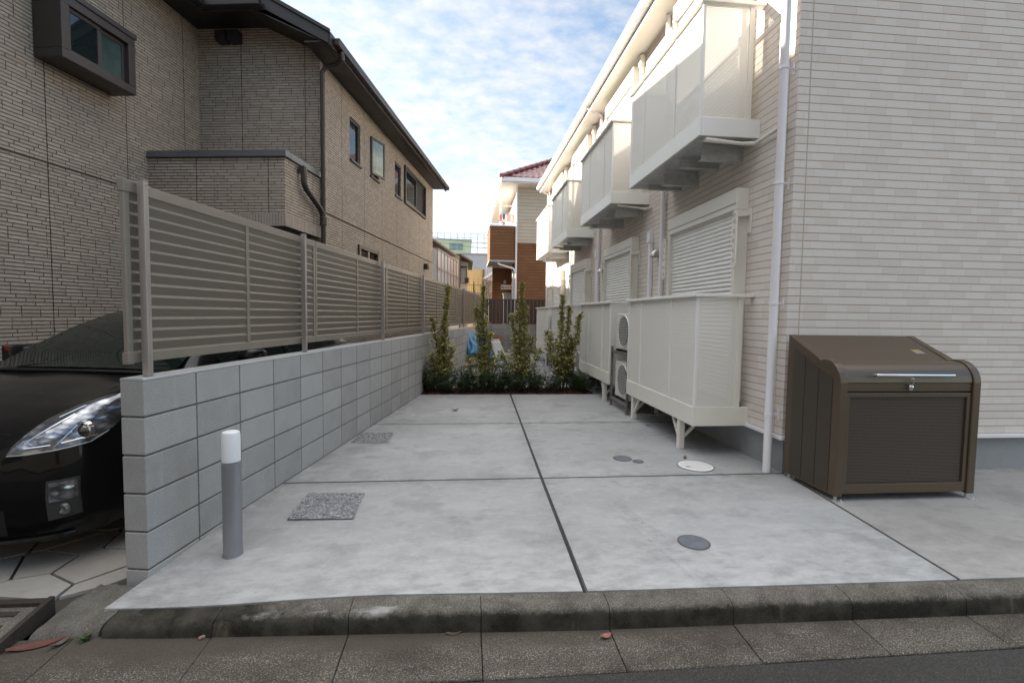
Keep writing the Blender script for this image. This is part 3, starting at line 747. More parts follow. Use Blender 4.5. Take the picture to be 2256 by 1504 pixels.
        if pole:
            for yy in (y0-.03, y1+.03):
                b = MB(); b.box(XW-.012, XW-.001, yy-.035, yy+.035, z1-.44, z1-.20)
                b.build('pole_plate', M_cream, e, bevel=.004)
                b = MB(); zt, zb, w = z1-.275, z1-.765, .038
                # flat hanging arm with five round holes: built as a ladder of ring plates
                pts = []
                for k in range(5):
                    zc = zt-.06-k*.092; n = 16; r1 = .025
                    out = [(-w, zc-.046), (0, zc-.046), (w, zc-.046), (w, zc), (w, zc+.046), (0, zc+.046), (-w, zc+.046), (-w, zc)]
                    ring = [(r1*math.cos(2*math.pi*j/16), zc+r1*math.sin(2*math.pi*j/16)) for j in range(16)]
                    outp = []
                    for j in range(16):
                        a = 2*math.pi*j/16; ca, sa = math.cos(a), math.sin(a); k2 = min(w/abs(ca) if abs(ca) > 1e-6 else 9, .046/abs(sa) if abs(sa) > 1e-6 else 9)
                        outp.append((ca*k2, zc+sa*k2))
                    for xo in (x-.03, x-.022):
                        for j in range(16):
                            a, c2 = j, (j+1) % 16
                            b.quad((xo+0, yy+ring[a][0], ring[a][1]), (xo, yy+outp[a][0], outp[a][1]), (xo, yy+outp[c2][0], outp[c2][1]), (xo, yy+ring[c2][0], ring[c2][1]))
                b.tube([(x-.026, yy-w, zt-.015), (x-.026, yy-w*.9, zt+.012), (x-.026, yy, zt+.022), (x-.026, yy+w*.9, zt+.012), (x-.026, yy+w, zt-.015), (x-.026, yy+w, zb+.03), (x-.026, yy+w*.8, zb+.005), (x-.026, yy, zb-.006), (x-.026, yy-w*.8, zb+.005), (x-.026, yy-w, zb+.03), (x-.026, yy-w, zt-.015)], .007, 6)
                b.bar((XW-.01, yy, zt+.03), (x-.026, yy, zt+.01), .03, .05)
                b.build('pole_arm', M_cream, e)
    for y0, y1 in ((4.46, 6.05), (7.42, 8.98), (10.32, 11.88), (13.1, 14.55)): shutter(y0, y1, .52, 2.61)
    for y0, y1 in ((4.50, 6.10), (7.55, 9.1), (10.42, 11.95), (13.2, 14.6)): shutter(y0, y1, 3.22, 5.30, False)
    # ---- downpipes
    def pipe(x, y, z0, z1, r=.032, collars=(), top=None):
        b = MB(); path = ([(x, y, z0), (x, y, z1)] if top is None else [(x, y, z0), (x, y, z1)] + top)
        b.tube(path, r, 14)
        for c in collars: b.lathe([(r+.001, c-.012), (r+.005, c-.012), (r+.005, c+.012), (r+.001, c+.012)], (x, y, 0), 2, 14, ring=True); b.box(x+r, XW-.002, y-.006, y+.006, c-.006, c+.006); b.box(XW-.006, XW-.001, y-.012, y+.012, c-.05, c+.05)
        return b.build('downpipe', M_pvc, t, smooth=True)
    pipe(2.645, 3.885, 0.002, 5.40, .034, (.51, 1.48, 2.50, 3.45), [(2.63, 3.885, 5.42), (2.37, 3.885, 5.49)])
    pipe(2.685, 6.42, 0.0, 5.40, .03, (2.9, 4.8), None)
    pipe(2.690, 9.62, -.05, 5.30, .03, (2.85,), [(2.68, 9.6, 5.36), (2.40, 9.52, 5.46), (2.38, 9.52, 5.50)])
    pipe(2.690, 12.25, -.05, 5.40, .03, (2.9,))
    pipe(2.690, 15.9, -.05, 5.30, .03, (2.85,), [(2.68, 15.9, 5.36), (2.40, 15.86, 5.46), (2.38, 15.86, 5.50)])
    # refrigerant ducts with rounded caps (lower and upper storey), vent hoods
    def duct(y, z0, z1, w=.062):
        b = MB(); b.box(2.675, XW-.001, y-w/2, y+w/2, z0, z1-.15); b.box(2.655, XW-.001, y-w/2-.012, y+w/2+.012, z1-.17, z1)
        b.build('duct_cover', M_pvc if z1 < 4 else M_cream, t, bevel=.014, seg=3)
    duct(6.86, .2, 2.60); duct(9.75, .2, 2.72); duct(12.4, .2, 2.6)
    for y in (7.42, 10.2, 13.05): duct(y, 4.2, 5.40, .09)
    def hood(y, z, r=.058):
        b = MB(); n = 14
        rings = []
        for k in range(7):
            a = math.pi/2*k/6; cx, cz = XW-.012-.105*math.sin(a)*1.0, z+.05*math.cos(a)-.03*(k/6)
            rr = r*(1 - .08*k/6); d = Vector((-math.cos(a), 0, -math.sin(a))); uu = Vector((0,1,0)); vv = d.cross(uu)
            rings.append([Vector((XW-.02-.06*math.sin(a), y, z+.06*math.cos(a)-.06)) + (uu*math.cos(2*math.pi*j/n)+vv*math.sin(2*math.pi*j/n))*rr for j in range(n)])
        vs = [q for rg in rings for q in rg]; b.add(vs, [(i*n+j, i*n+(j+1) % n, (i+1)*n+(j+1) % n, (i+1)*n+j) for i in range(6) for j in range(n)])
        b.lathe([(r+.014, 0), (r+.014, -.012), (r, -.016)], (XW-.001, y, z), 0, 18)
        b.build('vent_hood', mat('steel_hood', (.52,.50,.47), .35, .85), t, smooth=True)
    for y, z in ((6.62, 2.26), (9.38, 2.26), (12.15, 2.26), (15.3, 2.26), (12.1, 5.1)): hood(y, z)
    return t
apartment()

# air conditioners on racks between the terraces
def ac_sets():
    M_rack = mat('rack_steel', (.20,.19,.18), .45, .5, .15, 20)
    M_acw = mat('ac_casing', (.62,.61,.57), .45)
    M_fan = mat('ac_fan_dark', (.045,.045,.048), .5)
    spots = [(6.33, 'between the first and second terrace', 'nearest the street'), (9.06, 'between the second and third terrace', 'half hidden by the rightmost shrub'), (12.08, 'between the third and fourth terrace', 'farthest from the street')]
    def unit():
        u = thing('air_conditioner', '', 'air conditioner', (0,0,0), 0, 'air conditioners in stacks along the building')
        b = MB(); b.box(-.15, .15, 0, .60, 0, .52); b.build('casing', M_acw, u, bevel=.012)
        b = MB(); c = (-.158, .255, .265)
        b.lathe([(.215, 0), (.228, -.006), (.232, .008), (.222, .008)], c, 0, 36, ring=True); b.build('fan_ring', M_white, u, smooth=True)
        b = MB(); b.lathe([(.0, -.002), (.216, -.002), (.216, .004)], (-.153, .255, .265), 0, 36)
        for k in range(3):
            a = k*2.094; b.add([(-.162, .255+.05*math.cos(a), .265+.05*math.sin(a)), (-.160, .255+.19*math.cos(a+.1), .265+.19*math.sin(a+.1)), (-.156, .255+.17*math.cos(a+.9), .265+.17*math.sin(a+.9)), (-.157, .255+.05*math.cos(a+.9), .265+.05*math.sin(a+.9))], [(0,1,2,3)])
        b.build('fan', M_fan, u)
        b = MB()
        for k in range(-5, 6):
            h = math.sqrt(max(0, .216**2-(k*.038)**2))
            b.box(-.171, -.168, .255+k*.038-.0013, .255+k*.038+.0013, .265-h, .265+h); b.box(-.174, -.171, .255-h, .255+h, .265+k*.038-.0013, .265+k*.038+.0013)
        b.build('grille', M_white, u)
        for yy in (.06, .48):
            b = MB(); b.box(-.17, .17, yy, yy+.05, -.03, -.001); b.build('foot', M_blackplastic, u)
        return u
    base = unit()
    def rack():
        k = thing('rack', '', 'rack', (0,0,0), 0, 'steel racks holding the air conditioners')
        for xx in (-.20, .17):
            for yy in (-.06, .66):
                b = MB(); b.box(xx, xx+.03, yy, yy+.03, .006, .90); b.box(xx-.015, xx+.045, yy-.015, yy+.045, 0, .0055); b.build('upright', M_rack, k, bevel=.001)
        for z in (.10, .80):
            for xx in (-.20, .17):
                b = MB(); b.box(xx+.001, xx+.029, -.029, .659, z, z+.04); b.build('side_beam', M_rack, k)
            for yy in (.07, .49):
                b = MB(); b.box(-.169, .169, yy, yy+.04, z+.005, z+.038); b.build('cross_beam', M_rack, k)
        return k
    rbase = rack()
    for i, (y, where, more) in enumerate(spots):
        gz = 0.0 if i == 0 else -.03
        r_ = rbase if i == 0 else copy_tree(rbase)
        r_.location = (2.395, y+.01, gz); r_['label'] = 'grey steel rack with two stacked air conditioners, ' + where
        for lev, z in (('upper', .87), ('lower', .17)):
            u = base if (i == 0 and lev == 'upper') else copy_tree(base)
            u.location = (2.395, y+.02, gz+z); u['label'] = '%s white air conditioner of the stack %s' % (lev, where)
ac_sets()
# ------------------------------------------------------------------ left: block wall and louvre fence
def block_wall():
    m, g, bs = newmat('concrete_block'); o = g.obj(); isl = g.island()
    sp = g.noise(o, 150., 3, .75); bl = g.noise(o, 5., 5, .65)
    c = g.mix(isl, (.295,.292,.286), (.385,.381,.373)); c = g.mix(g.ramp(bl, .35, .65, 0, .35), c, (.445,.44,.43))
    c = g.mix(g.ramp(sp, .42, .60, 0, .30), c, (.11,.115,.12)); c = g.mix(g.ramp(g.noise(o, 210., 2, .5), .58, .66, 0, .35), c, (.55,.56,.57))
    x, y, z = g.xyz(o)
    st = g.ramp(g.noise(g.scl(o, (1, 7, .8)), 2.2, 4, .6), .60, .72, 0, .35); c = g.mix(st, c, (.40,.405,.41))
    g.l(c, bs.inputs['Base Color']); bs.inputs['Roughness'].default_value = .9; bs.inputs['Specular IOR Level'].default_value = .25
    g.l(g.bump(sp, .35, .003), bs.inputs['Normal'])
    M_mortar = mat('block_mortar', (.105,.10,.092), .9, 0, .2, 40)
    M_cap = concrete('wall_cap_mortar', (.33,.335,.335), (.42,.42,.415), (1,1,1), 0, .85)
    t = thing('block_wall', 'grey concrete block wall along the left side carrying a louvre fence', 'block wall', W0, WA)
    b = MB(); L = 14.25; th = -.125
    b.box(th+.005, -.005, .006, L-.01, -.25, .985); b.build('mortar', M_mortar, t)
    b = MB(); b.prism([(th, .986), (0, .986), (0, .994), (-.006, 1.0), (th+.006, 1.0), (th, .994)], 1, 0, L); b.build('cap', M_cap, t)
    b = MB(); ys = [0, .371] + [.371+.4*i for i in range(1, 36)]
    for k in range(6):
        z1 = .984 - .2*k if k == 0 else 1.0 - .2*k - .005; z0 = 1.0 - .2*(k+1) + .005
        if k == 5: z0 = -.2
        for i, (a, c2) in enumerate(zip(ys, ys[1:])):
            y0 = a + (0 if i == 0 else .0045); y1 = min(c2 - .0045, L)
            if y0 >= L: continue
            b.box(th, 0, y0, y1, z0, z1)
    b.build('block', m, t, bevel=.004)
    return t
block_wall()

def louvre_fence():
    t = thing('louvre_fence', 'taupe aluminium louvre fence with silver posts on the left block wall', 'fence', (W0.x, W0.y, 1.0), WA)
    posts = [.062, 1.705, 3.72, 5.78, 7.86, 9.95, 11.98, 13.95]
    xi0, xi1 = -.102, -.074      # panel thickness
    def post(y):
        b = MB(); b.box(-.058, -.021, y, y+.030, .002, 1.008); b.box(-.060, -.019, y-.002, y+.032, 1.008, 1.013)
        p = b.build('post', M_alu, t, bevel=.003)
        b = MB()
        for z in (.985, .99): b.lathe([(0, .0022), (.0045, .0016), (.005, 0)], (-.021, y+.015, .985), 0, 8)
        b.build('screw', M_chrome, p); return p
    for y in posts: post(y)
    proto = None
    for k in range(7):
        y0, y1 = 2.0*k, 2.0*k+1.996
        if k == 6: y1 = 14.1
        if proto is None or k == 6:
            LL = y1-y0
            b = MB(); b.box(xi0, xi1, 0, LL, .942, .998); b.box(xi0, xi1, 0, LL, .075, .128)
            for s0, s1 in ((0, .034), (.980, 1.014)) + (((LL-.034, LL),) if k < 6 else ()): b.box(xi0+.004, xi1-.001 if s0 else xi1-.001, s0, s1, .129, .941)
            f = b.build('panel', M_louvreframe, t, bevel=.003)
            b = MB(); p = .0592; z = .122
            for i in range(14):
                za = z + i*p
                prof = [(xi1-.0045, za), (xi1-.0105, za+.0125), (xi1-.0035, za+p-.002), (xi1-.0045, za+p)]
                back = [(x-.003, zz) for x, zz in prof[::-1]]
                b.prism(prof + back, 1, .003, LL-.003)
            b.build('slats', M_louvre, f)
            if k == 0:
                for z0, z1 in ((.938, 1.003), (.070, .132)):
                    b = MB(); b.box(xi0-.003, xi1+.003, -.004, .034, z0, z1); b.build('end_cap', M_louvreframe, f, bevel=.003)
                proto = f
            if k == 0: base = f
        else:
            f = base.copy(); COL.objects.link(f); f.parent = t
            for ch in kids(base):
                if ch.name.startswith('slats'): c = ch.copy(); COL.objects.link(c); c.parent = f
        f.location = (0, y0, 0)
louvre_fence()

def bollard():
    t = thing('bollard_light', 'slim grey bollard lamp with white top beside the block wall', 'bollard lamp', (-1.305, 2.765, -.028))
    b = MB(); b.lathe([(.0495, 0), (.0495, .533), (.044, .535)], n=32); b.lathe([(.0, .0), (.056, 0), (.056, .003), (.050, .004)], n=32)
    b.lathe([(.004, 0), (.004, .0018), (0, .0018)], (.0, -.0492, .47), 1, 8, 0); b.build('post', mat('bollard_grey', (.27,.275,.29), .40, .45, .04, 20), t, smooth=True)
    b = MB(); b.lathe([(.044, .536), (.0475, .539), (.0475, .690), (.043, .703), (.030, .709), (0, .710)], n=32)
    b.build('lamp_shade', mat('opal_diffuser', (.72,.73,.75), .35), t, smooth=True)
bollard()

# ------------------------------------------------------------------ left: brown stone-faced house
M_stone = stone_mat('ledge_stone', (.41,.345,.28), (.51,.44,.365), (.075,.052,.041))
M_stoneV = stone_mat('ledge_stone_soldier', (.40,.335,.285), (.47,.40,.345), (.09,.066,.054), vertical=True)
def sash(b, x, y0, y1, z0, z1, w, d):
    """frame ring in the x = const plane, open centre"""
    b.box(x-d, x, y0, y1, z1-w, z1); b.box(x-d, x, y0, y1, z0, z0+w); b.box(x-d, x, y0, y0+w, z0+w, z1-w); b.box(x-d, x, y1-w, y1, z0+w, z1-w)
def house():
    t = thing('stone_house', 'brown stone faced two storey house with dark eaves at left', 'house', W0, WA)
    X1, X2, TF, TE = -2.85, -1.10, 4.27, 10.95
    A, B_, C_, D_, L_ = (5.268, 5.705, 3.80, 4.472), (6.155, 6.60, 3.80, 4.478), (7.562, 8.0, 3.81, 4.492), (8.235, 10.02, 3.815, 4.58), (5.60, 6.48, 1.85, 2.46)
    b = MB()
    b.holed(0, X2, TF, TE, -.2, 4.86, [A, B_, C_, D_, L_], -.075)
    b.add([(X1, TF, -.2), (X2, TF, -.2), (X2, TF, 4.90), (-1.85, TF, 5.244), (X1, TF, 5.25)], [(0,1,2,3,4)])
    b.holed(0, X1, -3.2, TF, -.2, 5.25, [(2.20, 3.16, 3.86, 4.30)], -.06)
    b.quad((X2, TE, -.2), (-9, TE, -.2), (-9, TE, 4.86), (X2, TE, 4.86)); b.quad((-9, TE, -.2), (-9, -3.2, -.2), (-9, -3.2, 5.25), (-9, TE, 5.25)); b.quad((X1, -3.2, -.2), (-9, -3.2, -.2), (-9, -3.2, 5.25), (X1, -3.2, 5.25))
    b.build('wall', M_stone, t)
    # belt course between the floors: a thin drip strip
    b = MB(); b.box(X2+.001, X2+.008, TF+.02, TE, 2.755, 2.772); b.box(X1+.001, X1+.008, -3.2, 3.36, 2.765, 2.782); b.build('belt_strip', mat('belt_strip_dark', (.055,.040,.033), .8), t)
    # roof: eave boards, rakes, slopes and ridge
    M_roof = mat('dark_roof_tile', (.028,.027,.027), .55, 0, .2, 8)
    b = MB()
    e1 = (-.74, 3.80, 4.90); e2 = (-.74, 11.05, 4.90); r1 = (-4.7, 6.6, 7.55); r2 = (-4.7, 11.05, 7.75); c1 = (-1.56, 3.80, 5.36); d1 = (-2.44, 3.80, 5.36); w1 = (-2.44, -3.6, 5.36); r0 = (-4.7, -3.6, 6.7); bk = (-9.5, 11.05, 4.9); bk2 = (-9.5, -3.6, 4.9)
    b.add([e1, e2, r2, r1, c1], [(0,1,2,3,4)]); b.add([c1, r1, d1], [(0,1,2)]); b.add([d1, r1, r0, w1], [(0,1,2,3)]); b.add([r0, r1, r2, bk, bk2], [(0,1,2,3,4)]); b.add([e2, r2, bk], [(0,1,2)])
    b.build('roof', M_roof, t)
    b = MB()
    b.box(-1.099, -.77, 3.84, 11.02, 4.800, 4.815)                      # soffit under the right eave
    b.prism([(-2.849, 5.255), (-1.85, 5.25), (-1.10, 4.905), (-.77, 4.755), (-.77, 4.77), (-1.10, 4.92), (-1.85, 5.265), (-2.849, 5.27)], 1, 3.83, TF-.001)
    b.box(-2.849, -2.47, -3.5, 3.83, 5.255, 5.27)
    b.build('soffit', M_dark, t)
    def fascia(parts):
        b = MB()
        for f in parts: f(b)
        return b
    b = MB(); b.box(-.769, -.74, 3.80, 11.05, 4.745, 4.905); b.build('fascia', M_dark, t, bevel=.004)
    b = MB(); b.prism([(-2.44, 5.19), (-1.59, 5.19), (-.742, 4.745), (-.742, 4.905), (-1.56, 5.36), (-2.44, 5.36)], 1, 3.80, 3.829); b.build('rake_board', M_dark, t, bevel=.004)
    b = MB(); b.prism([(-2.46, 5.335), (-1.565, 5.335), (-.735, 4.875), (-.735, 4.925), (-1.55, 5.385), (-2.46, 5.385)], 1, 3.775, 3.799); b.build('rake_trim', M_roof, t, bevel=.006)
    b = MB(); b.prism([(-2.47, 5.20), (-1.62, 5.20), (-1.62, 5.29), (-2.47, 5.29)], 1, 3.70, 3.774); b.build('front_gutter', M_dark, t, bevel=.012)
    b = MB(); b.box(-2.46, -2.43, -3.6, 3.80, 5.18, 5.37); b.build('fascia', M_dark, t, bevel=.004)
    b = MB(); b.prism([(-2.428, 5.21), (-2.35, 5.21), (-2.34, 5.29), (-2.428, 5.29)], 1, -3.6, 3.70); b.build('side_gutter', M_dark, t, bevel=.01)
    b = MB(); b.prism([(-.738, 4.78), (-.665, 4.78), (-.650, 4.865), (-.738, 4.865)], 1, 3.88, 11.06); b.build('gutter', M_dark, t, bevel=.010)
    # downpipes
    b = MB(); b.tube([(-.70, 4.05, 4.78), (-.70, 4.07, 4.70), (-.80, 4.16, 4.68), (-.98, 4.19, 4.66), (-1.035, 4.20, 4.60), (-1.035, 4.20, -.1)], .031, 12)
    for z in (4.5, 3.9, 3.3, 2.9): b.lathe([(.032, -.012), (.037, -.012), (.037, .012), (.032, .012)], (-1.035, 4.20, z), 2, 12, ring=True)
    b.lathe([(.033, -.06), (.044, -.05), (.044, .05), (.033, .06)], (-1.035, 4.20, 2.60), 2, 12, ring=True)
    b.build('downpipe', M_winbrown, t, smooth=True)
    b = MB(); b.tube([(-1.045, 3.69, 3.18), (-1.045, 3.69, 2.99), (-1.045, 3.75, 2.92), (-1.045, 4.12, 2.76), (-1.045, 4.20, 2.70), (-1.045, 4.215, 2.58)], .036, 12, None); b.box(-1.099, -1.02, 3.655, 3.725, 3.10, 3.19); b.build('balcony_drain', M_winbrown, t, smooth=True)
    # projecting closed balcony box
    TB = 3.37
    b = MB(); b.quad((X1, TB, 2.53), (X2-.02, TB, 2.53), (X2-.02, TB, 3.205), (X1, TB, 3.205)); b.quad((X2-.02, TB, 2.53), (X2-.02, TF, 2.53), (X2-.02, TF, 3.205), (X2-.02, TB, 3.205))
    bx = b.build('balcony', M_stone, t)
    b = MB(); b.quad((X1, TB-.012, 2.385), (X2-.008, TB-.012, 2.385), (X2-.008, TB-.012, 2.535), (X1, TB-.012, 2.535)); b.quad((X2-.008, TB-.012, 2.385), (X2-.008, TF, 2.385), (X2-.008, TF, 2.535), (X2-.008, TB-.012, 2.535))
    b.quad((X1, TB-.012, 2.535), (X2-.008, TB-.012, 2.535), (X2-.008, TF, 2.535), (X1, TF, 2.535))
    b.build('soldier_course', M_stoneV, bx)
    b = MB(); b.box(X1+.001, X2-.010, TB-.01, TF-.001, 2.388, 2.40); b.build('underside', M_dark, bx)
    b = MB(); b.box(X1, X2+.012, TB-.03, TB+.10, 3.206, 3.285); b.box(X2-.12, X2+.012, TB+.10, TF-.001, 3.206, 3.285); b.box(X1, X2+.016, TB-.034, TB+.09, 3.205, 3.232); b.build('coping', mat('coping_metal', (.135,.145,.155), .45, .4, .08, 9), bx, bevel=.004)
    # windows
    def window(y0, y1, z0, z1, x, m=M_glass, name='window'):
        b = MB(); sash(b, x, y0+.001, y1-.001, z0+.001, z1-.001, .045, .05); f = b.build(name, M_winbrown, t, bevel=.003)
        b = MB(); b.box(x-.03, x-.024, y0+.044, y1-.044, z0+.044, z1-.044); b.build('pane', m, f)
        return f
    f = window(*A, X2-.02); b = MB(); b.box(X2-.03, X2+.035, A[0]-.01, A[1]+.01, A[2]-.035, A[2]-.001); b.build('sill', M_winbrown, f, bevel=.003)
    # awning window, swung open at the bottom
    y0, y1, z0, z1 = B_
    b = MB(); sash(b, X2-.03, y0+.001, y1-.001, z0+.001, z1-.001, .025, .04); f = b.build('window', M_winbrown, t)
    b = MB(); b.box(X2-.075, X2-.07, y0+.02, y1-.02, z0+.02, z1-.02); b.build('dark_opening', M_blackplastic, f)
    b = MB(); b.M = Matrix.Translation((X2, y0, 0)) @ Matrix.Rotation(R(-14), 4, 'Z') @ Matrix.Translation((-X2, -y0, 0))
    sash(b, X2+.03, y0+.01, y1-.01, z0+.02, z1-.01, .042, .028); b.build('open_sash', M_winbrown, f, bevel=.003)
    M2 = b.M; b = MB(); b.M = M2; b.box(X2+.012, X2+.018, y0+.05, y1-.05, z0+.06, z1-.05); b.build('pane', mat('reflection_tinted_glass', (.17,.22,.20), .14, 0, .25, 5, spec=.8), f)  # light green reflection put into the pane's base colour
    b = MB(); b.box(X2-.03, X2+.035, y0-.01, y1+.01, z0-.035, z0-.001); b.build('sill', M_winbrown, f, bevel=.003)
    f = window(*C_, X2-.01); b = MB(); b.box(X2-.03, X2+.035, C_[0]-.01, C_[1]+.01, C_[2]-.035, C_[2]-.001); b.build('sill', M_winbrown, f, bevel=.003)
    # sliding window with a surface frame
    y0, y1, z0, z1 = D_
    b = MB(); sash(b, X2+.045, y0-.03, y1+.03, z0-.03, z1+.03, .06, .06); f = b.build('sliding_window', M_winbrown, t, bevel=.004)
    ym = (y0+y1)/2
    for a, c, xo in ((y0+.03, ym+.03, .012), (ym-.02, y1-.03, -.018)):
        b = MB(); sash(b, X2+xo+.014, a, c, z0+.03, z1-.03, .038, .024); s_ = b.build('sash', M_winbrown, f, bevel=.002)
    b = MB(); b.box(X2-.003, X2+.003, y0+.066, ym-.006, z0+.066, z1-.066); b.build('pane', M_glass, f)
    b = MB(); b.box(X2-.030, X2-.026, ym+.018, y1-.066, z0+.066, z1-.066); b.build('pane', mat('insect_screen', (.008,.008,.008), .7), f)
    y0, y1, z0, z1 = L_
    b = MB(); sash(b, X2+.035, y0-.03, y1+.03, z0-.03, z1+.03, .065, .05); f = b.build('low_window', M_winbrown, t, bevel=.004)
    b = MB(); b.box(X2-.01, X2-.004, y0+.02, y1-.02, z0+.02, z1-.02); b.build('pane', M_glass, f)
    b = MB(); b.box(X2-.003, X2+.02, (y0+y1)/2-.02, (y0+y1)/2+.02, z0+.03, z1-.03); b.build('mullion', M_alu, f)
    # boxed-out bay window
    y0, y1, z0, z1 = 2.10, 2.83, 3.775, 4.285; XB = -2.55
    b = MB(); sash(b, XB, y0-.03, y1+.06, z0-.05, z1+.04, .085, .295); f = b.build('bay_window', M_winbrown, t, bevel=.006)
    b = MB(); b.box(XB-.30, XB+.012, y0-.045, y1+.075, z1+.041, z1+.10); b.build('hood', M_winbrown, f, bevel=.006)
    ym = y0+.39
    for a, c, xo in ((y0+.045, ym+.02, 0), (ym-.015, y1-.018, -.02)):
        b = MB(); sash(b, XB-.03+xo, a, c, z0+.028, z1-.04, .042, .018); b.build('sash', M_winbrown, f, bevel=.002)
    b = MB(); b.box(XB-.046, XB-.040, y0+.085, ym-.02, z0+.07, z1-.08); b.build('pane', M_glass, f)
    b = MB(); b.box(XB-.066, XB-.060, ym+.026, y1-.06, z0+.07, z1-.08); b.build('pane', M_glass2, f)
    # vent hoods at the top of the front wall, meter box far back
    for x0 in (-2.515, -2.345):
        b = MB(); b.prism([(TF-.001, 5.02), (TF-.001, 5.18), (TF-.11, 5.175), (TF-.135, 5.15), (TF-.135, 5.03)], 0, x0, x0+.145); b.build('vent_hood', M_dark, t, bevel=.008)
    b = MB(); b.box(X2+.001, X2+.10, 9.95, 10.12, 2.50, 2.64); b.build('meter_box', M_dark, t, bevel=.01)
    return t
house()
tag(MB().box(-.09, .09, -.06, .0, -.10, .03).add([], []).build('mail_box', M_blackplastic, None, bevel=.01), 'small black box with a red reflector left behind the car', 'box')
_o = [o for o in COL.objects if o.name == 'mail_box'][0]; _o.location = wl(-2.60, 1.62, .985); _o.rotation_euler = (0, 0, WA); _o.name = 'reflector_box'
_b = MB(); _b.box(-.045, .045, -.066, -.061, -.004, .022); _b.build('red_reflector', mat('red_reflector', (.55,.012,.008), .25), _o, bevel=.002)
_b = MB(); _b.bar((0, -.03, -.11), (0, -.03, -1.09), .04); _b.build('pole', M_blackplastic, _o)

